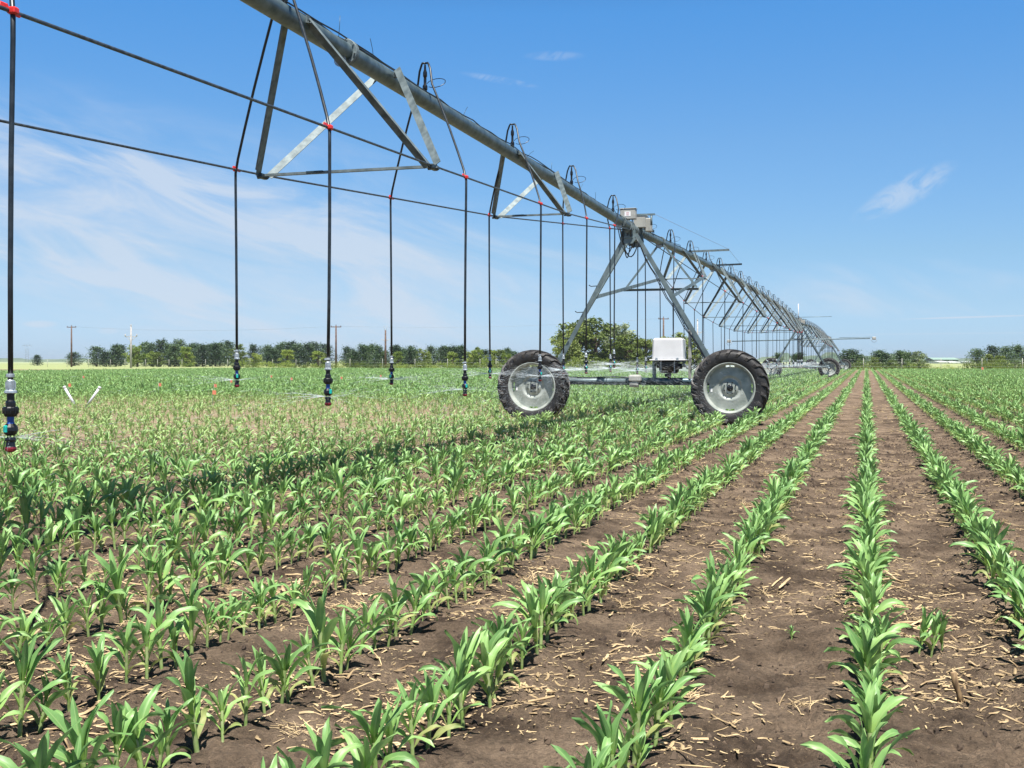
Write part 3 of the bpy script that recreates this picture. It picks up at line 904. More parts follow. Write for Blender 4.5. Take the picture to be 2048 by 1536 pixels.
    for s in (1, -1):
        m = MB(); m.prof(along(tb, s*w2, z2), along(tb, s*.07, zz-.09), L_poly(.045,.006), hint=D); B(m, 'brace', M['leg'])
        m = MB()
        leg = along(T+.03, s*(W-.22), BH).lerp(along(T+.38, s*.10, HP-.16), .58)
        end = along(T+6.76, s*.50, HP+.13-.64)
        m.prof(leg, end, L_poly(.075,.007), hint=UP); B(m, 'brace', M['leg'])
    m = MB(); m.prof(along(tb, w2+.06, z2), along(tb, -w2-.06, z2), L_poly(.05,.006), hint=-UP); B(m, 'crossbar', M['galv'])
    return root, loc
TW1 = tower(T1, True, 'nearest A-frame wheeled tower with two big tyres and a white equipment box', True)
TW2 = tower(T2, False, 'middle wheeled tower in the distance with a tall white mast and side boom')
TW3 = tower(T3, False, 'farthest wheeled tower, small, just right of the middle one')
# mast and long sensor boom on the middle tower
root, loc = TW2
m = MB(); m.tube([along(T2, .1, HP+.1), along(T2, .1, HP+1.35)], .028, 10); m.build('mast', M['white'], root, local=loc)
m = MB(); zc = 1.2+43/F*79
bm0 = along(T2, 4.6, zc-.1); bm1 = along(T2, -4.6, zc+.05)
m.tube([bm0, bm1], .035, 8); m.tube([along(T2,-2.6,zc+.10), along(T2,-4.9,zc+.14)], .018, 6)
bo = m.build('side_boom', M['leg'], root, local=loc)
for e_, nm in ((bm0,'sensor_box'), (bm1,'sensor_box')):
    m = MB(); c = e_+(N*.2 if e_ is bm0 else -N*.25)
    m.box(c, (.16,.26,.20), (D, N, UP), bev=.02); m.box(c-D*.09, (.02,.20,.14), (D, N, UP), bev=.004)
    m.tube([c+N*.18*math.cos(a)-UP*(.05+.22*math.sin(a)) for a in [PI*i/8 for i in range(9)]], .010, 5)
    m.build(nm, M['boxgrey'], bo, local=loc)
m = MB(); m.tube([along(T2-.2,.05,HP+.42), along(T2-.2,-2.1,HP+.45)], .018, 6); m.build('outrigger', M['leg'], root, local=loc)
# outriggers with stay wire on the middle span
root, loc = SP2[0], SP2[1]
zt = SP2[2]
m = MB(); m.prof(along(8.0, .2, zt(8)+.11), along(8.0, -1.0, zt(8)+.13), rect(.04,.05)); m.build('outrigger', M['galv'], root, local=loc)
m = MB(); m.prof(along(13.6, .3, zt(13.6)+.12), along(13.6, -.75, zt(13.6)+.14), rect(.05,.05)); m.build('outrigger', M['dark'], root, local=loc)
m = MB(); m.tube([along(T1+.1,-.40,HP+.30), along(8,-.98,zt(8)+.15), along(13.6,-.7,zt(13.6)+.15)], .0035, 5); m.build('stay_wire', M['wire'], root, local=loc)
# coil of hose on the pipe just beyond the tower
m = MB(); m.tube([along(T1+1.9+.25*math.cos(a), .02+.10*math.sin(a), zt(2)+.12+.03*math.sin(a)+.002*i) for i, a in enumerate([.45*k for k in range(28)])], .013, 6); m.build('cable_coil', M['hose'], root, local=loc)

# --- white equipment box standing on the base beam
def pump():
    T = T1-.05; wc = -.73; ax = (N*-1, D, UP)
    base = along(T, wc, .87); root = empty('pump_unit', base)
    tag(root, 'white plastic hood over a black motor, mounted on the near tower base beam', 'pump unit')
    def B(m, nm, mt, par=None): return m.build(nm, mt, par or root, local=base)
    c = along(T, wc, 1.425)
    m = MB(); m.box(c, (.60,.44,.43), ax, taper=.95, bev=.035); m.box(c-UP*.205, (.68,.52,.025), ax, bev=.008); hd_ = B(m, 'hood', M['white'])
    for q in (-.2,.2):
        m = MB(); m.box(along(T, wc+q, 1.235)-D*.262, (.045,.014,.06), ax, bev=.004); B(m, 'latch', M['zinc'], hd_)
    m = MB(); m.lathe([(0,-.18),(.10,-.18),(.125,-.15),(.13,0),(.125,.15),(.10,.18),(0,.18)], along(T, wc, 1.09), N, 18)
    m.box(along(T, wc, 1.14), (.40,.30,.12), ax, bev=.015); m.lathe([(0,-.25),(.05,-.25),(.06,-.17),(0,-.17)], along(T, wc, 1.10), N, 12)
    m.lathe([(0,.17),(.05,.17),(.055,.24),(0,.24)], along(T, wc, 1.12), N, 12)
    m.tube([along(T, wc, .97), along(T, wc, .86)], .035, 8); m.box(along(T,wc+.02,.925), (.12,.10,.06), ax, bev=.01); B(m, 'motor', M['plastic'])
    for q in (-.13, .13):
        m = MB(); m.prof(along(T-.16, wc+q, 1.21), along(T-.16, wc+q, .96), rect(.02,.012)); B(m, 'strap', M['zinc'])
    m = MB(); m.prof(along(T, wc+.29, .86), along(T, wc+.29, 1.20), rect(.055,.05)); m.prof(along(T, wc+.29, 1.19), along(T, wc-.33, 1.19), rect(.04,.04)); B(m, 'bracket', M['leg'])
    m = MB(); m.prof(along(T, wc-.40, .86), along(T, wc-.40, 1.80), rect(.045,.045)); B(m, 'post', M['boxgrey'])
    m = MB()
    m.tube([along(T, wc-.22, 1.08), along(T, wc-.30, 1.12), along(T, wc-.36, 1.05)], .018, 6); m.tube([along(T-.05, wc-.26, 1.16), along(T-.05, wc-.34, 1.10)], .022, 6)
    B(m, 'fitting', M['zinc'])
    m = MB()
    for a, b, s_ in ((1.12,1.55,.20),(1.02,1.62,.30),(1.06,1.25,.12)):
        n = 12; m.tube([along(T-.03, wc-.42-s_*math.sin(PI*i/n), a+(b-a)*i/n) for i in range(n+1)], .009, 6)
    B(m, 'cable_loops', M['hose'])
pump()

# --- water thrown by the heads: strings of drops, one uncountable thing
def spray():
    r = random.Random(21); m = MB()
    for o in spray_src:
        dist = o.y
        if o.y > 100: nj, mul = 8, 3.0
        elif o.y > 40: nj, mul = 26, 2.0
        elif o.y > 18: nj, mul = 170, .9
        elif o.y > 11.5: nj, mul = 70, .85
        elif o.y > 7.5: nj, mul = 26, .75
        else: nj, mul = 26, .5
        for j in range(nj):
            az = r.uniform(0, 2*PI); v = r.uniform(3.5, 7.5); el = r.uniform(-.08,.20)
            dh = Vector((math.cos(az), math.sin(az), 0))
            t = .004
            while t < .75:
                dt = r.uniform(.003,.010) if t < .08 else r.uniform(.012,.05)
                if t > .02: t += dt
                p = o+dh*(.03+v*math.cos(el)*t*(1-.35*t))+UP*(v*math.sin(el)*t-3.6*t*t)+Vector((r.gauss(0,.03*t),r.gauss(0,.03*t),r.gauss(0,.05*t)))
                if p.z < .12 or (o.y < 9 and t > .45): break
                vel = (dh*v*math.cos(el)+UP*(v*math.sin(el)-7.2*t)).normalized()
                L = r.uniform(.012,.055)*(1 if t > .05 else 1.0)*mul**.5; w = r.uniform(.0005,.0012)*mul*(1.5 if t < .05 else 1)
                a = vel.orthogonal().normalized(); b = vel.cross(a)
                m.add([p-vel*L, p+a*w, p-a*.5*w+b*.87*w, p-a*.5*w-b*.87*w, p+vel*L], [(0,2,1),(0,3,2),(0,1,3),(4,1,2),(4,2,3),(4,3,1)])
                t += dt
    mt = bpy.data.materials.new('water_drops'); mt.use_nodes = True; nt = mt.node_tree; b = nt.nodes['Principled BSDF']
    b.inputs['Base Color'].default_value = (.85,.92,.95,1); b.inputs['Roughness'].default_value = .15
    tr = nt.nodes.new('ShaderNodeBsdfTranslucent'); tr.inputs[0].default_value = (.9,.95,1,1)
    tp = nt.nodes.new('ShaderNodeBsdfTransparent'); m1 = nt.nodes.new('ShaderNodeMixShader'); m2 = nt.nodes.new('ShaderNodeMixShader')
    m1.inputs[0].default_value = .5; m2.inputs[0].default_value = .45
    nt.links.new(b.outputs[0], m1.inputs[1]); nt.links.new(tr.outputs[0], m1.inputs[2]); nt.links.new(m1.outputs[0], m2.inputs[1]); nt.links.new(tp.outputs[0], m2.inputs[2])
    nt.links.new(m2.outputs[0], nt.nodes['Material Output'].inputs[0])
    o = m.build('water_spray', mt); tag(o, 'fine white water spray thrown out by the sprinkler heads', 'water spray', kind='stuff')
spray()

# ------------------------------------------------------------------ trees, fence, poles
def tri_leaf(m, p, s, r):
    a = r.uniform(0, 2*PI); b = r.uniform(-1, 1)
    u = Vector((math.cos(a), math.sin(a), b)).normalized(); w = u.orthogonal().normalized()
    if r.random() < .5: w = u.cross(w)
    m.add([p-u*s*.5, p+w*s*.32, p+u*s*.6, p-w*s*.32], [(0,1,2,3)])
def crown_mesh(kind, seed):
    """unit tree: height 1, returns trunk, crown builders"""
    r = random.Random(seed); tr = MB(); cr = MB()
    if kind == 'pine':
        tr.tube([(0,0,0),(.004,0,.4),(-.003,0,.9)], [.022,.015,.004], 7)
        n = 50
        for i in range(n):
            z = .03+.95*(i/n)**.9; rad = (.35*(1-z)**.5+.04)*r.uniform(.4,1.3)
            if z < .2: rad *= .8
            a = i*2.4+r.uniform(-.3,.3)
            tip = Vector((math.cos(a)*rad, math.sin(a)*rad, z+rad*.25+.02))
            b0 = Vector((0,0,z-.03)); tr.tube([b0, b0.lerp(tip,.8)], [.006,.002], 4, caps=False)
            for k in range(48):
                q = r.uniform(.30,1.12); c = b0.lerp(tip, q)
                g = .030+.02*q
                tri_leaf(cr, c+Vector((r.gauss(0,g*.85), r.gauss(0,g*.85), r.gauss(0,g*1.1)+.01)), r.uniform(.03,.06), r)
    else:
        tr.tube([(0,0,0),(.01,0,.18),(0,.01,.35),(.02,0,.7)], [.028,.022,.017,.005], 7)
        wid = .46 if kind == 'broad' else .36
        n = 60 if kind == 'broad' else 38
        for i in range(n):
            z = r.uniform(.05,.93); env = math.sin(PI*min(1, max(.05, (z*.86+.10))))**.6
            a = r.uniform(0, 2*PI); rad = wid*env*math.sqrt(r.uniform(.05,1))*r.uniform(.8,1.12)
            c = Vector((math.cos(a)*rad, math.sin(a)*rad, z*r.uniform(.93,1.04)))
            b0 = Vector((0,0,max(.08, z*.55))); tr.tube([b0, b0.lerp(c,.5)+UP*.02, c], [.010,.006,.002], 4, caps=False)
            g = r.uniform(.035,.065)
            for k in range(62):
                tri_leaf(cr, c+Vector((r.gauss(0,g), r.gauss(0,g), r.gauss(0,g*.7))), r.uniform(.035,.07), r)
    return tr, cr
TREES = {}
def tree_src(kind, seed, mt):
    key = (kind, seed, mt)
    if key not in TREES:
        tr, cr = crown_mesh(kind, seed)
        a = tr.build('trunk', M['bark']); b = cr.build('crown', M[mt]); TREES[key] = (a.data, b.data)
        bpy.data.objects.remove(a); bpy.data.objects.remove(b)
    return TREES[key]
rt = random.Random(8)
def tree(name, kind, mt, x, top, Y, wid, label, cat, group, base=None):
    H = CH+(YH-top)/F*Y+.1
    wreal = wid/F*Y
    nat = {'pine':.66, 'broad':.98, 'small':.80}[kind]
    e = empty(name, px(x, Y, -.1)); s = H*(.84 if kind == 'pine' else .93)*rt.uniform(.93,1.06)
    sx = wreal/(nat)
    e.scale = (sx, sx, s); e.rotation_euler = (0,0,rt.uniform(0,6))
    tag(e, label, cat, group)
    for me, nm in zip(tree_src(kind, rt.randrange(4), mt), ('trunk', 'crown')):
        o = bpy.data.objects.new(nm, me); C.objects.link(o); o.parent = e
GP = 'trees in the belt beyond the field'
k = 0
def lab_n(kindname, n, extra): return '%s, %s from the left %s' % (kindname, ordw(n), extra)
npn = 0; ngr = 0
belt = []
for cxp, ty in ((320,172),(385,215),(450,155),(485,165),(650,145),(690,150),(755,130),(810,140),(850,150),(880,128),(960,140),(1000,160),(1040,145),(1090,140),(1130,155),(1160,150),(1215,135),(1390,148),(1480,158),(1510,175),(1560,150),(1590,150),(1650,140),(1700,145),(1760,140),(1800,150),(1880,150),(2030,175)):
    belt.append(('pine', 100+cxp/3.413, 640+ty/3.413, 255+rt.uniform(-12,18), 26+rt.uniform(0,10)))
for cxp, ty in ((560,150),(600,160),(705,195),(745,210),(930,170),(945,210),(1280,150),(1320,205),(1400,222),(1620,180),(1830,195),(1860,205)):
    belt.append(('green', 100+cxp/3.413, 640+ty/3.413, 240+rt.uniform(-6,6), 28+rt.uniform(0,8)))
for cxp, ty in ((10,350),(60,340),(150,275),(200,285),(260,270),(330,285),(390,340),(530,285),(590,320),(650,330),(710,285),(750,330),(950,285),(1060,300),(1110,290),(1160,275),(1230,290),(1300,285),(1580,335),(1840,320),(1910,335)):
    belt.append(('pine', 700+cxp/5.85, 640+ty/5.85, 196+rt.uniform(-4,10), 24+rt.uniform(0,9)))
for cxp, ty in ((560,350),(860,300),(900,340),(1200,350),(1380,340),(1440,330),(1500,300),(1640,380),(1700,330),(1770,300),(1830,350)):
    belt.append(('green', 700+cxp/5.85, 640+ty/5.85, 188+rt.uniform(-3,3), 26+rt.uniform(0,8)))
for x, ty, w in ((1556,703,20),(1590,708,18),(1600,703,26),(1700,699,44),(1719,705,30),(1758,699,34),(1772,702,26),(1800,697,34),(1818,703,26),(1955,693,34),(1985,690,30),(2012,690,36),(2036,686,34),(2065,688,34)):
    belt.append(('pine', x, ty, 165+rt.uniform(-3,6), w))
for x, ty, w in ((1748,711,30),(1785,716,24),(1976,702,34),(2000,708,30)):
    belt.append(('green', x, ty, 156+rt.uniform(-2,2), w))
belt.append(('pale', 1838, 696, 166, 40)); belt.append(('pale', 958, 691, 200, 26))
belt.sort(key=lambda b: b[1])
for kd, x, ty, Y, w in belt:
    sec = 'in the tree belt' if x < 1400 else 'among the trees right of the machine'
    key = (kd, x < 1400)
    cnt[key] = cnt.get(key, 0)+1
    if kd == 'pine': tree('pine_tree', 'pine', 'pine', x, ty-3, Y, w*1.3, lab_n('dark green pine', cnt[key], sec), 'pine tree', GP)
    elif kd == 'green': tree('young_tree', 'small', 'yellowgreen' if rt.random() < .5 else 'decid', x, ty, Y, w, lab_n('bright green young tree', cnt[key], sec), 'tree', GP)
    else: tree('willow_tree', 'broad', 'paleleaf', x, ty, Y, w, 'pale silvery green tree %s' % ('standing right of the machine' if x > 1400 else 'left of the left tyre'), 'tree', GP)
for x, ty, Y, w, lb in ((74,706,300,24,'small lone pine standing in the pale grass at the far left'),(148,699,285,36,'small pine and brush beside the leftmost brown utility pole')):
    tree('pine_tree', 'pine', 'pine', x, ty, Y, w, lb, 'pine tree', GP)
for x, ty, Y, w, mt, lb in ((1150,640,205,84,'decid','left tree of the tall group behind the left tower leg'),(1192,632,208,96,'decid','tallest broad green tree behind the left tower leg'),(1236,640,206,60,'paleleaf','airy paler tree at the right shoulder of the tall group'),(1262,664,202,80,'decid','rounded green tree just left of the white equipment box'),(1128,668,200,50,'decid','lower green tree above the left tyre'),(1292,676,200,50,'decid','low green tree touching the white box on its left'),(1354,657,200,66,'decid','round green tree behind and above the white box'),(1392,690,200,40,'decid','low green tree between the white box and the right tyre')):
    tree('broadleaf_tree', 'broad', mt, x, ty-4, Y, w*1.3, lb, 'tree', 'large broadleaf trees behind the near tower')
# low brush in front of the belt
nb = 0
def bush_src():
    r = random.Random(77); out = []
    for i in range(4):
        m = MB()
        for k in range(26):
            c = Vector((r.uniform(-1,1), r.uniform(-.5,.5), r.uniform(.1,.75)))
            c.z *= 1-.4*abs(c.x)
            for q in range(26): tri_leaf(m, c+Vector((r.gauss(0,.13), r.gauss(0,.13), r.gauss(0,.10))), r.uniform(.06,.12), r)
        o = m.build('foliage', M['yellowgreen'] if i < 2 else M['decid']); out.append(o.data); bpy.data.objects.remove(o)
    return out
BS = bush_src()
def bush(x, top, Y, wid, label):
    e = bpy.data.objects.new('roadside_bush', BS[rt.randrange(4)]); C.objects.link(e)
    e.location = px(x, Y, -.1); H = CH+(YH-top)/F*Y+.1
    e.scale = (wid/F*Y/2.1, wid/F*Y/2.4, H/.85); e.rotation_euler = (0,0,rt.uniform(-.3,.3)+(PI if rt.random() < .5 else 0))
    tag(e, label, 'bush', 'bushes along the far edge of the field')
x = 485; i = 1
while x < 1440:
    bush(x+rt.uniform(-5,5), rt.uniform(718,728)-(6 if x > 950 else 0), 178+rt.uniform(-2,3), rt.uniform(24,40), 'yellow-green bush, %s from the left along the far field edge' % ordw(i))
    x += 22; i += 1
x = 1530; i = 1
while x < 2080:
    top = rt.uniform(716,727)
    if 1850 < x < 1935: top = rt.uniform(728,732)
    bush(x+rt.uniform(-4,4), top, 151+rt.uniform(-2,2), rt.uniform(26,42), 'green roadside bush, %s in the line right of the near tower' % ordw(i))
    x += 24; i += 1

def fence():
    m0 = empty('field_fence', px(1000, 160)); tag(m0, 'thin wire fence on pale metal posts along the far side of the field', 'fence')
    loc = m0.location.copy()
    P = []
    for x in (20,95,134,177,221,250,291,315,338,364,411,455,500,545,592,640): P.append(px(x, 232-x*.05))
    for x in (700,765,830,895,960,992,1060): P.append(px(x, 176))
    for x in (1580,1650,1727,1804,1882,1964,2045,2130): P.append(px(x, 146-(x-1700)*.006))
    for p in P:
        m = MB(); hgt = 1.5 if p.y > 180 else 1.55
        m.tube([p-UP*.15, p+UP*hgt], .035, 6); m.build('fence_post', M['post'], m0, local=loc)
    for z in (.5,.95,1.35):
        m = MB(); m.tube([p+UP*z for p in P[:23]], .006, 4); m.tube([p+UP*z for p in P[23:]], .006, 4); m.build('fence_wire', M['wire'], m0, local=loc)
fence()
def pole(x, ytop, Y, kind, label):
    H = CH+(YH-ytop)/F*Y; p = px(x, Y, -.1)
    e = empty('utility_pole', p); tag(e, label, 'utility pole', 'utility poles beyond the field')
    m = MB(); m.tube([p, p+UP*(H*.5), p+UP*H], [.20,.17,.13], 9); m.build('pole_shaft', M['woodgrey'] if kind == 'Y' else M['wood'], e, local=p)
    m = MB(); X = Vector((1,0,0))
    if kind == 'T':
        m.box(p+UP*(H-.25), (1.9,.12,.14)); 
        for q in (-.85,.0,.85): m.lathe([(0,0),(.05,.02),(.07,.1),(.03,.2),(0,.22)], p+UP*(H-.18+(.2 if q == 0 else 0))+X*q, UP, 8)
    elif kind == 'Y':
        z = H*.76
        for s in (-1, 1):
            m.tube([p+UP*(z-.0), p+UP*(z+.0)+X*s*1.0], .06, 6); m.tube([p+UP*(z-.8), p+UP*(z-.05)+X*s*.8], .04, 6)
            m.lathe([(0,0),(.09,.03),(.12,.22),(.06,.45),(0,.48)], p+UP*(z)+X*s*1.0, UP, 8)
        m.lathe([(0,0),(.09,.03),(.12,.22),(.06,.45),(0,.48)], p+UP*(H-.05), UP, 8)
    else:
        for s in (-1, 1):
            m.tube([p+UP*(H-1.7), p+UP*(H-1.45)+X*s*.7], .045, 6); m.tube([p+UP*(H-.05)+X*s*.1, p+UP*(H+.9)+X*s*.25], .02, 5)
        m.lathe([(0,0),(.06,.02),(.08,.12),(.03,.25),(0,.27)], p+UP*(H-.02), UP, 8)
    m.build('crossarm', M['woodgrey'] if kind != 'T' else M['wood'], e, local=p)
    return p+UP*(H-.1)
a1 = pole(143, 651, 235, 'T', 'brown T-topped utility pole standing leftmost beyond the field')
a2 = pole(262, 652, 200, 'Y', 'grey utility pole with two angled arms in front of the tree belt')
a3 = pole(672, 650, 205, 'T', 'brown utility pole just right of the second hanging hose')
a4 = pole(771, 660, 190, 'V', 'brown utility pole with twin thin top rods, middle left')
a5 = pole(1327, 634, 210, 'T', 'brown utility pole rising above the white equipment box')
a6 = pole(1395, 641, 230, 'Y', 'grey utility pole between the white box and the right tyre')
m = MB()
for a, b in ((a1, a3), (a3, a5)):
    m.tube([a.lerp(b, i/12)-UP*.8*4*(i/12)*(1-i/12) for i in range(13)], .012, 4)
o = m.build('overhead_line', M['wire']); tag(o, 'thin overhead wire strung between the brown utility poles', 'power line')
def pylon():
    Y = 950; p = px(54, Y, 0); e = empty('power_pylon', p); tag(e, 'faint lattice power pylon on the horizon at far left', 'pylon')
    H = 15.5; m = MB(); r = .09
    for s in (-1, 1):
        m.tube([p+Vector((s*1.7,0,0)), p+Vector((s*.9,0,H*.55)), p+Vector((s*2.2,0,H*.9))], r, 4)
        for z in range(6): m.tube([p+Vector((s*1.6,0,z*2.0)), p+Vector((-s*1.4,0,z*2.0+2.0))], r*.7, 4)
    m.build('lattice', M['wire'], e, local=p)
    m = MB(); m.tube([p+Vector((-4,0,H*.9)), p+Vector((4,0,H*.9))], r, 4)
    for q in (-4,0,4): m.tube([p+Vector((q,0,H*.9)), p+Vector((q,0,H*.9-1.2))], r, 4); m.tube([p+Vector((q*.5,0,H*.9)), p+Vector((q*.6,0,H*1.02))], r, 4)
    m.build('crossarm', M['wire'], e, local=p)
pylon()
def barn(x0, x1, ytop, Y, wallm, roofm, label):
    p = px((x0+x1)/2, Y, 0); W = (x1-x0)/F*Y; H = CH+(YH-ytop)/F*Y
    e = empty('farm_building', p); tag(e, label, 'farm building', 'farm buildings on the right horizon')
    m = MB(); m.box(p+UP*H*.32, (W,14,H*.64)); m.build('wall', wallm, e, local=p)
    m = MB(); a = p+Vector((-W/2-.3,-7.4,H*.64)); b = p+Vector((W/2+.3,-7.4,H*.64)); c = p+Vector((W/2+.3,0,H)); d = p+Vector((-W/2-.3,0,H)); e1 = p+Vector((W/2+.3,7.4,H*.64)); e2 = p+Vector((-W/2-.3,7.4,H*.64))
    t = UP*.25
    m.add([a,b,c,d,e1,e2,a+t,b+t,c+t,d+t,e1+t,e2+t], [(6,7,8,9),(9,8,10,11),(3,2,1,0),(5,4,2,3),(0,1,7,6),(4,5,11,10),(1,2,8,7),(2,4,10,8),(0,6,9,3),(3,9,11,5)])
    m.build('roof', roofm, e, local=p)
    m = MB()
    for q in (-.25,.2): m.box(p+Vector((W*q,-7.05,H*.25)), (W*.14,.2,H*.5))
    m.build('door', M['boxgrey'], e, local=p)
barn(1858,1908,716,700,M['hill'],M['roofgreen'],'long building with a wide pale green roof on the right horizon')
barn(1868,1884,723,560,M['wallwhite'],M['wallwhite'],'small white building left of the two pale ones at right horizon')
barn(1888,1908,724,560,M['wallwhite'],M['wallwhite'],'middle white building under the green roof at right horizon')
barn(1922,1936,724,560,M['wallwhite'],M['wallwhite'],'rightmost small white building on the right horizon')
def ridge(name, x0, x1, top, Y, seed, mt, bumps=3.0):
    r = random.Random(seed); n = 60; m = MB(); vs = []
    for i in range(n+1):
        x = x0+(x1-x0)*i/n; u = i/n; env = min(1, u*6, (1-u)*6)
        H = CH+(YH-top)/F*Y
        h = H*(.55+.45*abs(noise.noise(Vector((i*.35, seed, 0))))*2)*env+.2
        p = px(x, Y); 
        vs += [p-UP*.5, p+Vector((0, 25, h)), p+Vector((0, 60, h)), p+Vector((0, 120, -.5))]
    fs = []
    for i in range(n):
        for k in range(3): fs.append((i*4+k, i*4+4+k, i*4+5+k, i*4+1+k))
    m.add(vs, fs, True); o = m.build(name, mt); tag(o, kind='structure')
ridge('hills', -150, 420, 716, 1500, 3, M['hill'])
ridge('hills', 1500, 1900, 707, 1300, 5, M['hill'])
ridge('hills', 1650, 2200, 717, 1800, 9, M['hill'])

# --- white pipes and marker flags in the field
def pvc(x0, y0, x1, y1, label):
    Y = F*CH/(y0-YH); p = px(x0, Y, -.02); q = px(x1, Y, CH+(YH-y1)/F*Y)
    m = MB(); d = (q-p).normalized()
    m.tube([p, q-d*.04], .032, 14); m.lathe([(.032,0),(.04,.004),(.041,.05),(.036,.056),(0,.056)], q-d*.05, d, 14)
    o = m.build('marker_pipe', M['pvc'], None, local=p); o.location = p; tag(o, label, 'plastic pipe', 'leaning white plastic pipes in the field')
pvc(154,816,128,773,'white plastic pipe leaning left, left one of the V-shaped pair')
pvc(170,816,200,774,'white plastic pipe leaning right, right one of the V-shaped pair')
def flagm(x, y, label, hpx=None, big=1.0):
    # y: picture height of the flag; it stands about 0.45 m above the soil
    Y = F*(CH-.42)/(y-YH); p = px(x, Y, 0); e = empty('marker_flag', p); tag(e, label, 'marker flag', 'small orange marker flags in the crop')
    m = MB(); m.tube([p, p+UP*.5*big], .004, 5); m.build('stake', M['wire'], e, local=p)
    m = MB(); n = 6; vs = []
    for i in range(n+1):
        u = i/n; off = Vector((u*.085*big, .015*math.sin(u*5+x), -.01*u))
        vs += [p+UP*.50*big+off, p+UP*.40*big+off]
    m.add(vs, [(i*2, i*2+1, i*2+3, i*2+2) for i in range(n)], True); m.add([v+Vector((0,.003,0)) for v in vs], [(i*2, i*2+2, i*2+3, i*2+1) for i in range(n)], True)
    m.build('flag', M['flag'], e, local=p)
for x, y, lb in ((137,772,'orange flag just right of the left white pipe top'),(165,755,'faint far orange flag above the white pipes'),(317,771,'orange flag standing alone left of the first hanging hose'),(428,773,'upper orange flag of the close pair left of the first hose'),(425,787,'lower orange flag of the close pair left of the first hose'),(541,754,'orange flag right of the first long hanging hose'),(581,759,'second orange flag right of the first long hanging hose'),(681,757,'orange flag just right of the second long hanging hose'),(760,753,'orange flag left of the third hanging hose'),(460,764,'orange flag half hidden behind the first sprinkler head')):
    flagm(x, y, lb)
flagm(1963, 746, 'orange flag at the far edge of the crop on the right', big=1.6)

# air between the camera and the horizon
m = MB(); m.box((0, 2050, 8), (7600, 4500, 19)); hm = bpy.data.materials.new('hazy_air'); hm.use_nodes = True
hn = hm.node_tree; hn.nodes.remove(hn.nodes['Principled BSDF']); pv = hn.nodes.new('ShaderNodeVolumePrincipled')
pv.inputs['Color'].default_value = (.82,.90,1,1); pv.inputs['Density'].default_value = .00014; pv.inputs['Anisotropy'].default_value = .2
hn.links.new(pv.outputs[0], hn.nodes['Material Output'].inputs['Volume'])
tag(m.build('haze', hm), 'thin pale summer haze fading the horizon', 'haze', kind='stuff')

# ------------------------------------------------------------------ light, sky, camera
SX, SY = -.10, .39
sd = Vector((-SX, -SY, 1)).normalized()
el = math.asin(sd.z)
sl = bpy.data.lights.new('sun', 'SUN'); sl.energy = 5.0; sl.angle = math.radians(.53); sl.color = (1, .965, .90)
so = bpy.data.objects.new('sun', sl); C.objects.link(so); so.rotation_euler = sd.to_track_quat('Z', 'Y').to_euler()
w = bpy.data.worlds.new('World'); sc.world = w; w.use_nodes = True
nt = w.node_tree; L = nt.links; bg = nt.nodes['Background']
def nd(t, **k):
    n = nt.nodes.new(t)
    for a, v in k.items(): setattr(n, a, v)
    return n
sky = nd('ShaderNodeTexSky', sky_type='NISHITA'); sky.sun_disc = False; sky.sun_elevation = el; sky.sun_rotation = math.atan2(sd.x, sd.y)
sky.altitude = 600; sky.air_density = 1.0; sky.dust_density = .6; sky.ozone_density = 3.0
tc = nd('ShaderNodeTexCoord'); sp = nd('ShaderNodeSeparateXYZ'); L.new(tc.outputs['Generated'], sp.inputs[0])
def math_(op, a, b=None, c=None):
    n = nd('ShaderNodeMath', operation=op)
    for i, v in enumerate((a, b, c)):
        if v is None: continue
        if isinstance(v, (int, float)): n.inputs[i].default_value = v
        else: L.new(v, n.inputs[i])
    return n.outputs[0]
azim = math_('DIVIDE', sp.outputs[0], sp.outputs[1]); elev = math_('DIVIDE', sp.outputs[2], sp.outputs[1])
# tint of the clear sky by height
cr = nd('ShaderNodeValToRGB'); L.new(sp.outputs[2], cr.inputs[0])
e = cr.color_ramp.elements; e[0].position = 0.0; e[0].color = (.67,.94,1.45,1); e[1].position = 1.0; e[1].color = (.22,.30,.36,1)
for pz, c3 in ((.013,(.67,.92,1.43)),(.05,(.70,.89,1.20)),(.091,(.72,.92,1.12)),(.185,(.70,1.03,1.26)),(.29,(.54,1.12,1.50)),(.42,(.30,.50,.62))):
    q = e.new(pz); q.color = (*c3, 1)
SKYRAMP = cr
mul = nd('ShaderNodeMixRGB', blend_type='MULTIPLY'); mul.inputs[0].default_value = 1.0
L.new(sky.outputs[0], mul.inputs[1]); L.new(cr.outputs[0], mul.inputs[2])
# cirrus: stretched noise on the sky's own direction
def wisps(ang, sx, sy, scale, off, lo, hi, dist=1.2, detail=7, rough=.6):
    cmb = nd('ShaderNodeCombineXYZ'); L.new(azim, cmb.inputs[0]); L.new(elev, cmb.inputs[1])
    mp = nd('ShaderNodeMapping'); mp.inputs['Rotation'].default_value = (0,0,ang); L.new(cmb.outputs[0], mp.inputs[0])
    mp2 = nd('ShaderNodeMapping'); mp2.inputs['Scale'].default_value = (sx, sy, 1); mp2.inputs['Location'].default_value = (off, off*.7, 0); L.new(mp.outputs[0], mp2.inputs[0])
    n = nd('ShaderNodeTexNoise'); n.inputs['Scale'].default_value = scale; n.inputs['Detail'].default_value = detail; n.inputs['Roughness'].default_value = rough; n.inputs['Distortion'].default_value = dist
    L.new(mp2.outputs[0], n.inputs['Vector'])
    mr = nd('ShaderNodeMapRange', interpolation_type='SMOOTHSTEP'); mr.inputs[1].default_value = lo; mr.inputs[2].default_value = hi; L.new(n.outputs['Fac'], mr.inputs[0])
    return mr.outputs[0]
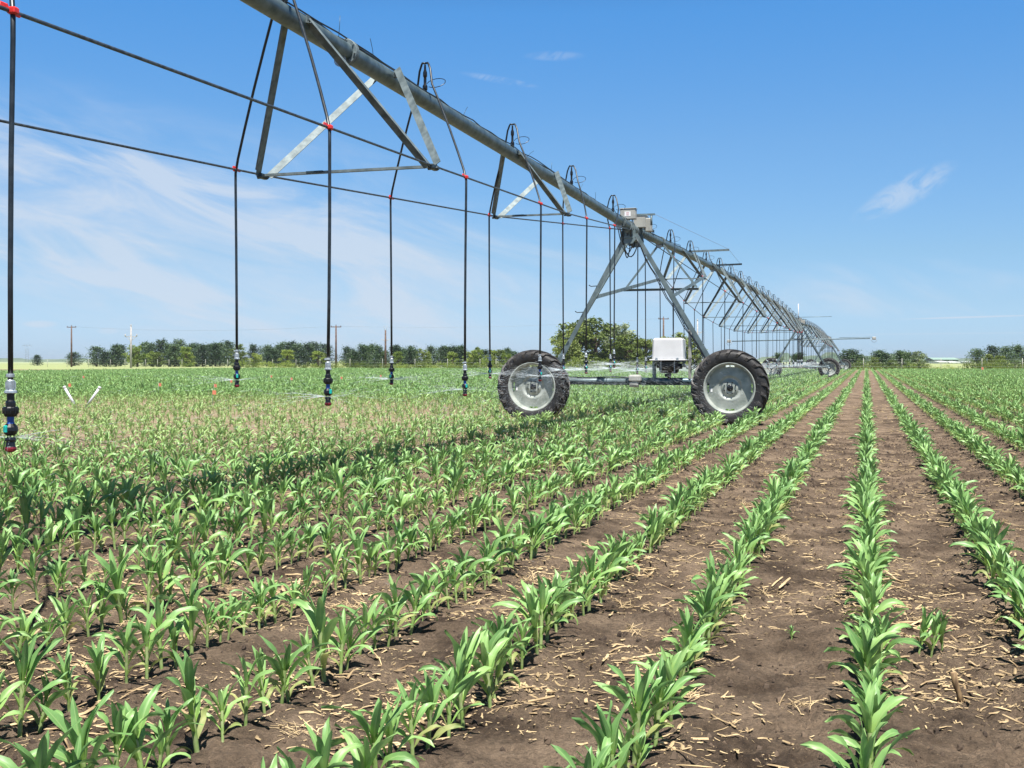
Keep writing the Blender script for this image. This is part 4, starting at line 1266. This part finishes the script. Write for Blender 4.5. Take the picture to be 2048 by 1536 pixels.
def blob(x, y, rx, ry, ang=0.0):
    # soft ellipse round a direction
    u0 = (x-CX)/F; v0 = (YH-y)/F
    du = math_('SUBTRACT', azim, u0); dv = math_('SUBTRACT', elev, v0)
    ca, sa = math.cos(ang), math.sin(ang)
    a = math_('DIVIDE', math_('ADD', math_('MULTIPLY', du, ca), math_('MULTIPLY', dv, sa)), rx/F)
    b = math_('DIVIDE', math_('SUBTRACT', math_('MULTIPLY', dv, ca), math_('MULTIPLY', du, sa)), ry/F)
    d = math_('ADD', math_('MULTIPLY', a, a), math_('MULTIPLY', b, b))
    mr = nd('ShaderNodeMapRange', interpolation_type='SMOOTHSTEP'); mr.inputs[1].default_value = 1; mr.inputs[2].default_value = 0; L.new(d, mr.inputs[0])
    return mr.outputs[0]
wA = wisps(math.radians(20), 1.6, 8.5, 2.6, 3.1, .36, .86, 1.0)
wB = wisps(math.radians(14), 3.0, 12.0, 2.0, 8.3, .34, .80, 1.0)
wC = wisps(math.radians(-30), 4, 9, 5.0, 1.7, .35, .62, 2.0)
m1 = math_('MULTIPLY', wA, math_('ADD', blob(150,440,900,300,-.25), math_('MULTIPLY', blob(700,560,900,160), .6)))
m2 = math_('MULTIPLY', wB, blob(500,480,1100,260,-.2))
m3 = math_('MULTIPLY', wC, math_('ADD', math_('MULTIPLY', blob(1810,385,130,34,.5), 1.0), math_('ADD', math_('MULTIPLY', blob(1000,160,90,9,-.18), .5), math_('MULTIPLY', blob(1110,112,70,12,0), .4))))
m4 = math_('MULTIPLY', wB, math_('MULTIPLY', blob(1800,580,700,70), .7))
con = math_('MULTIPLY', math_('ADD', blob(1950,634,190,2.5,.03), math_('MULTIPLY', blob(1900,667,300,2.5,.01), .35)), .55)
puff = math_('MULTIPLY', math_('ADD', blob(80,648,42,9), math_('MULTIPLY', blob(216,662,26,8), .6)), .45)
tot = math_('ADD', math_('ADD', math_('MULTIPLY', m1, .85), math_('ADD', math_('MULTIPLY', m2, .7), math_('MULTIPLY', blob(200,560,1300,260,-.1), .16))), math_('ADD', math_('MULTIPLY', m3, .5), math_('ADD', m4, math_('ADD', con, puff))))
tot = math_('MINIMUM', math_('MAXIMUM', tot, 0), .75)
CLOUD = (5.6, 6.3, 7.3)
cm = nd('ShaderNodeMixRGB'); L.new(tot, cm.inputs[0]); L.new(mul.outputs[0], cm.inputs[1]); cm.inputs[2].default_value = (*CLOUD, 1)
L.new(cm.outputs[0], bg.inputs[0]); bg.inputs[1].default_value = .06

cam = bpy.data.cameras.new('camera'); co = bpy.data.objects.new('camera', cam); C.objects.link(co)
co.location = (0, 0, CH); co.rotation_euler = (PI/2, 0, 0)
cam.sensor_width = 36; cam.lens = 36*F/2048; cam.shift_y = -46/2048; cam.clip_end = 12000; cam.clip_start = .05
sc.camera = co
sc.view_settings.view_transform = 'Standard'; sc.view_settings.look = 'None'; sc.view_settings.exposure = .98; sc.view_settings.gamma = 1
sc.cycles.use_denoising = True
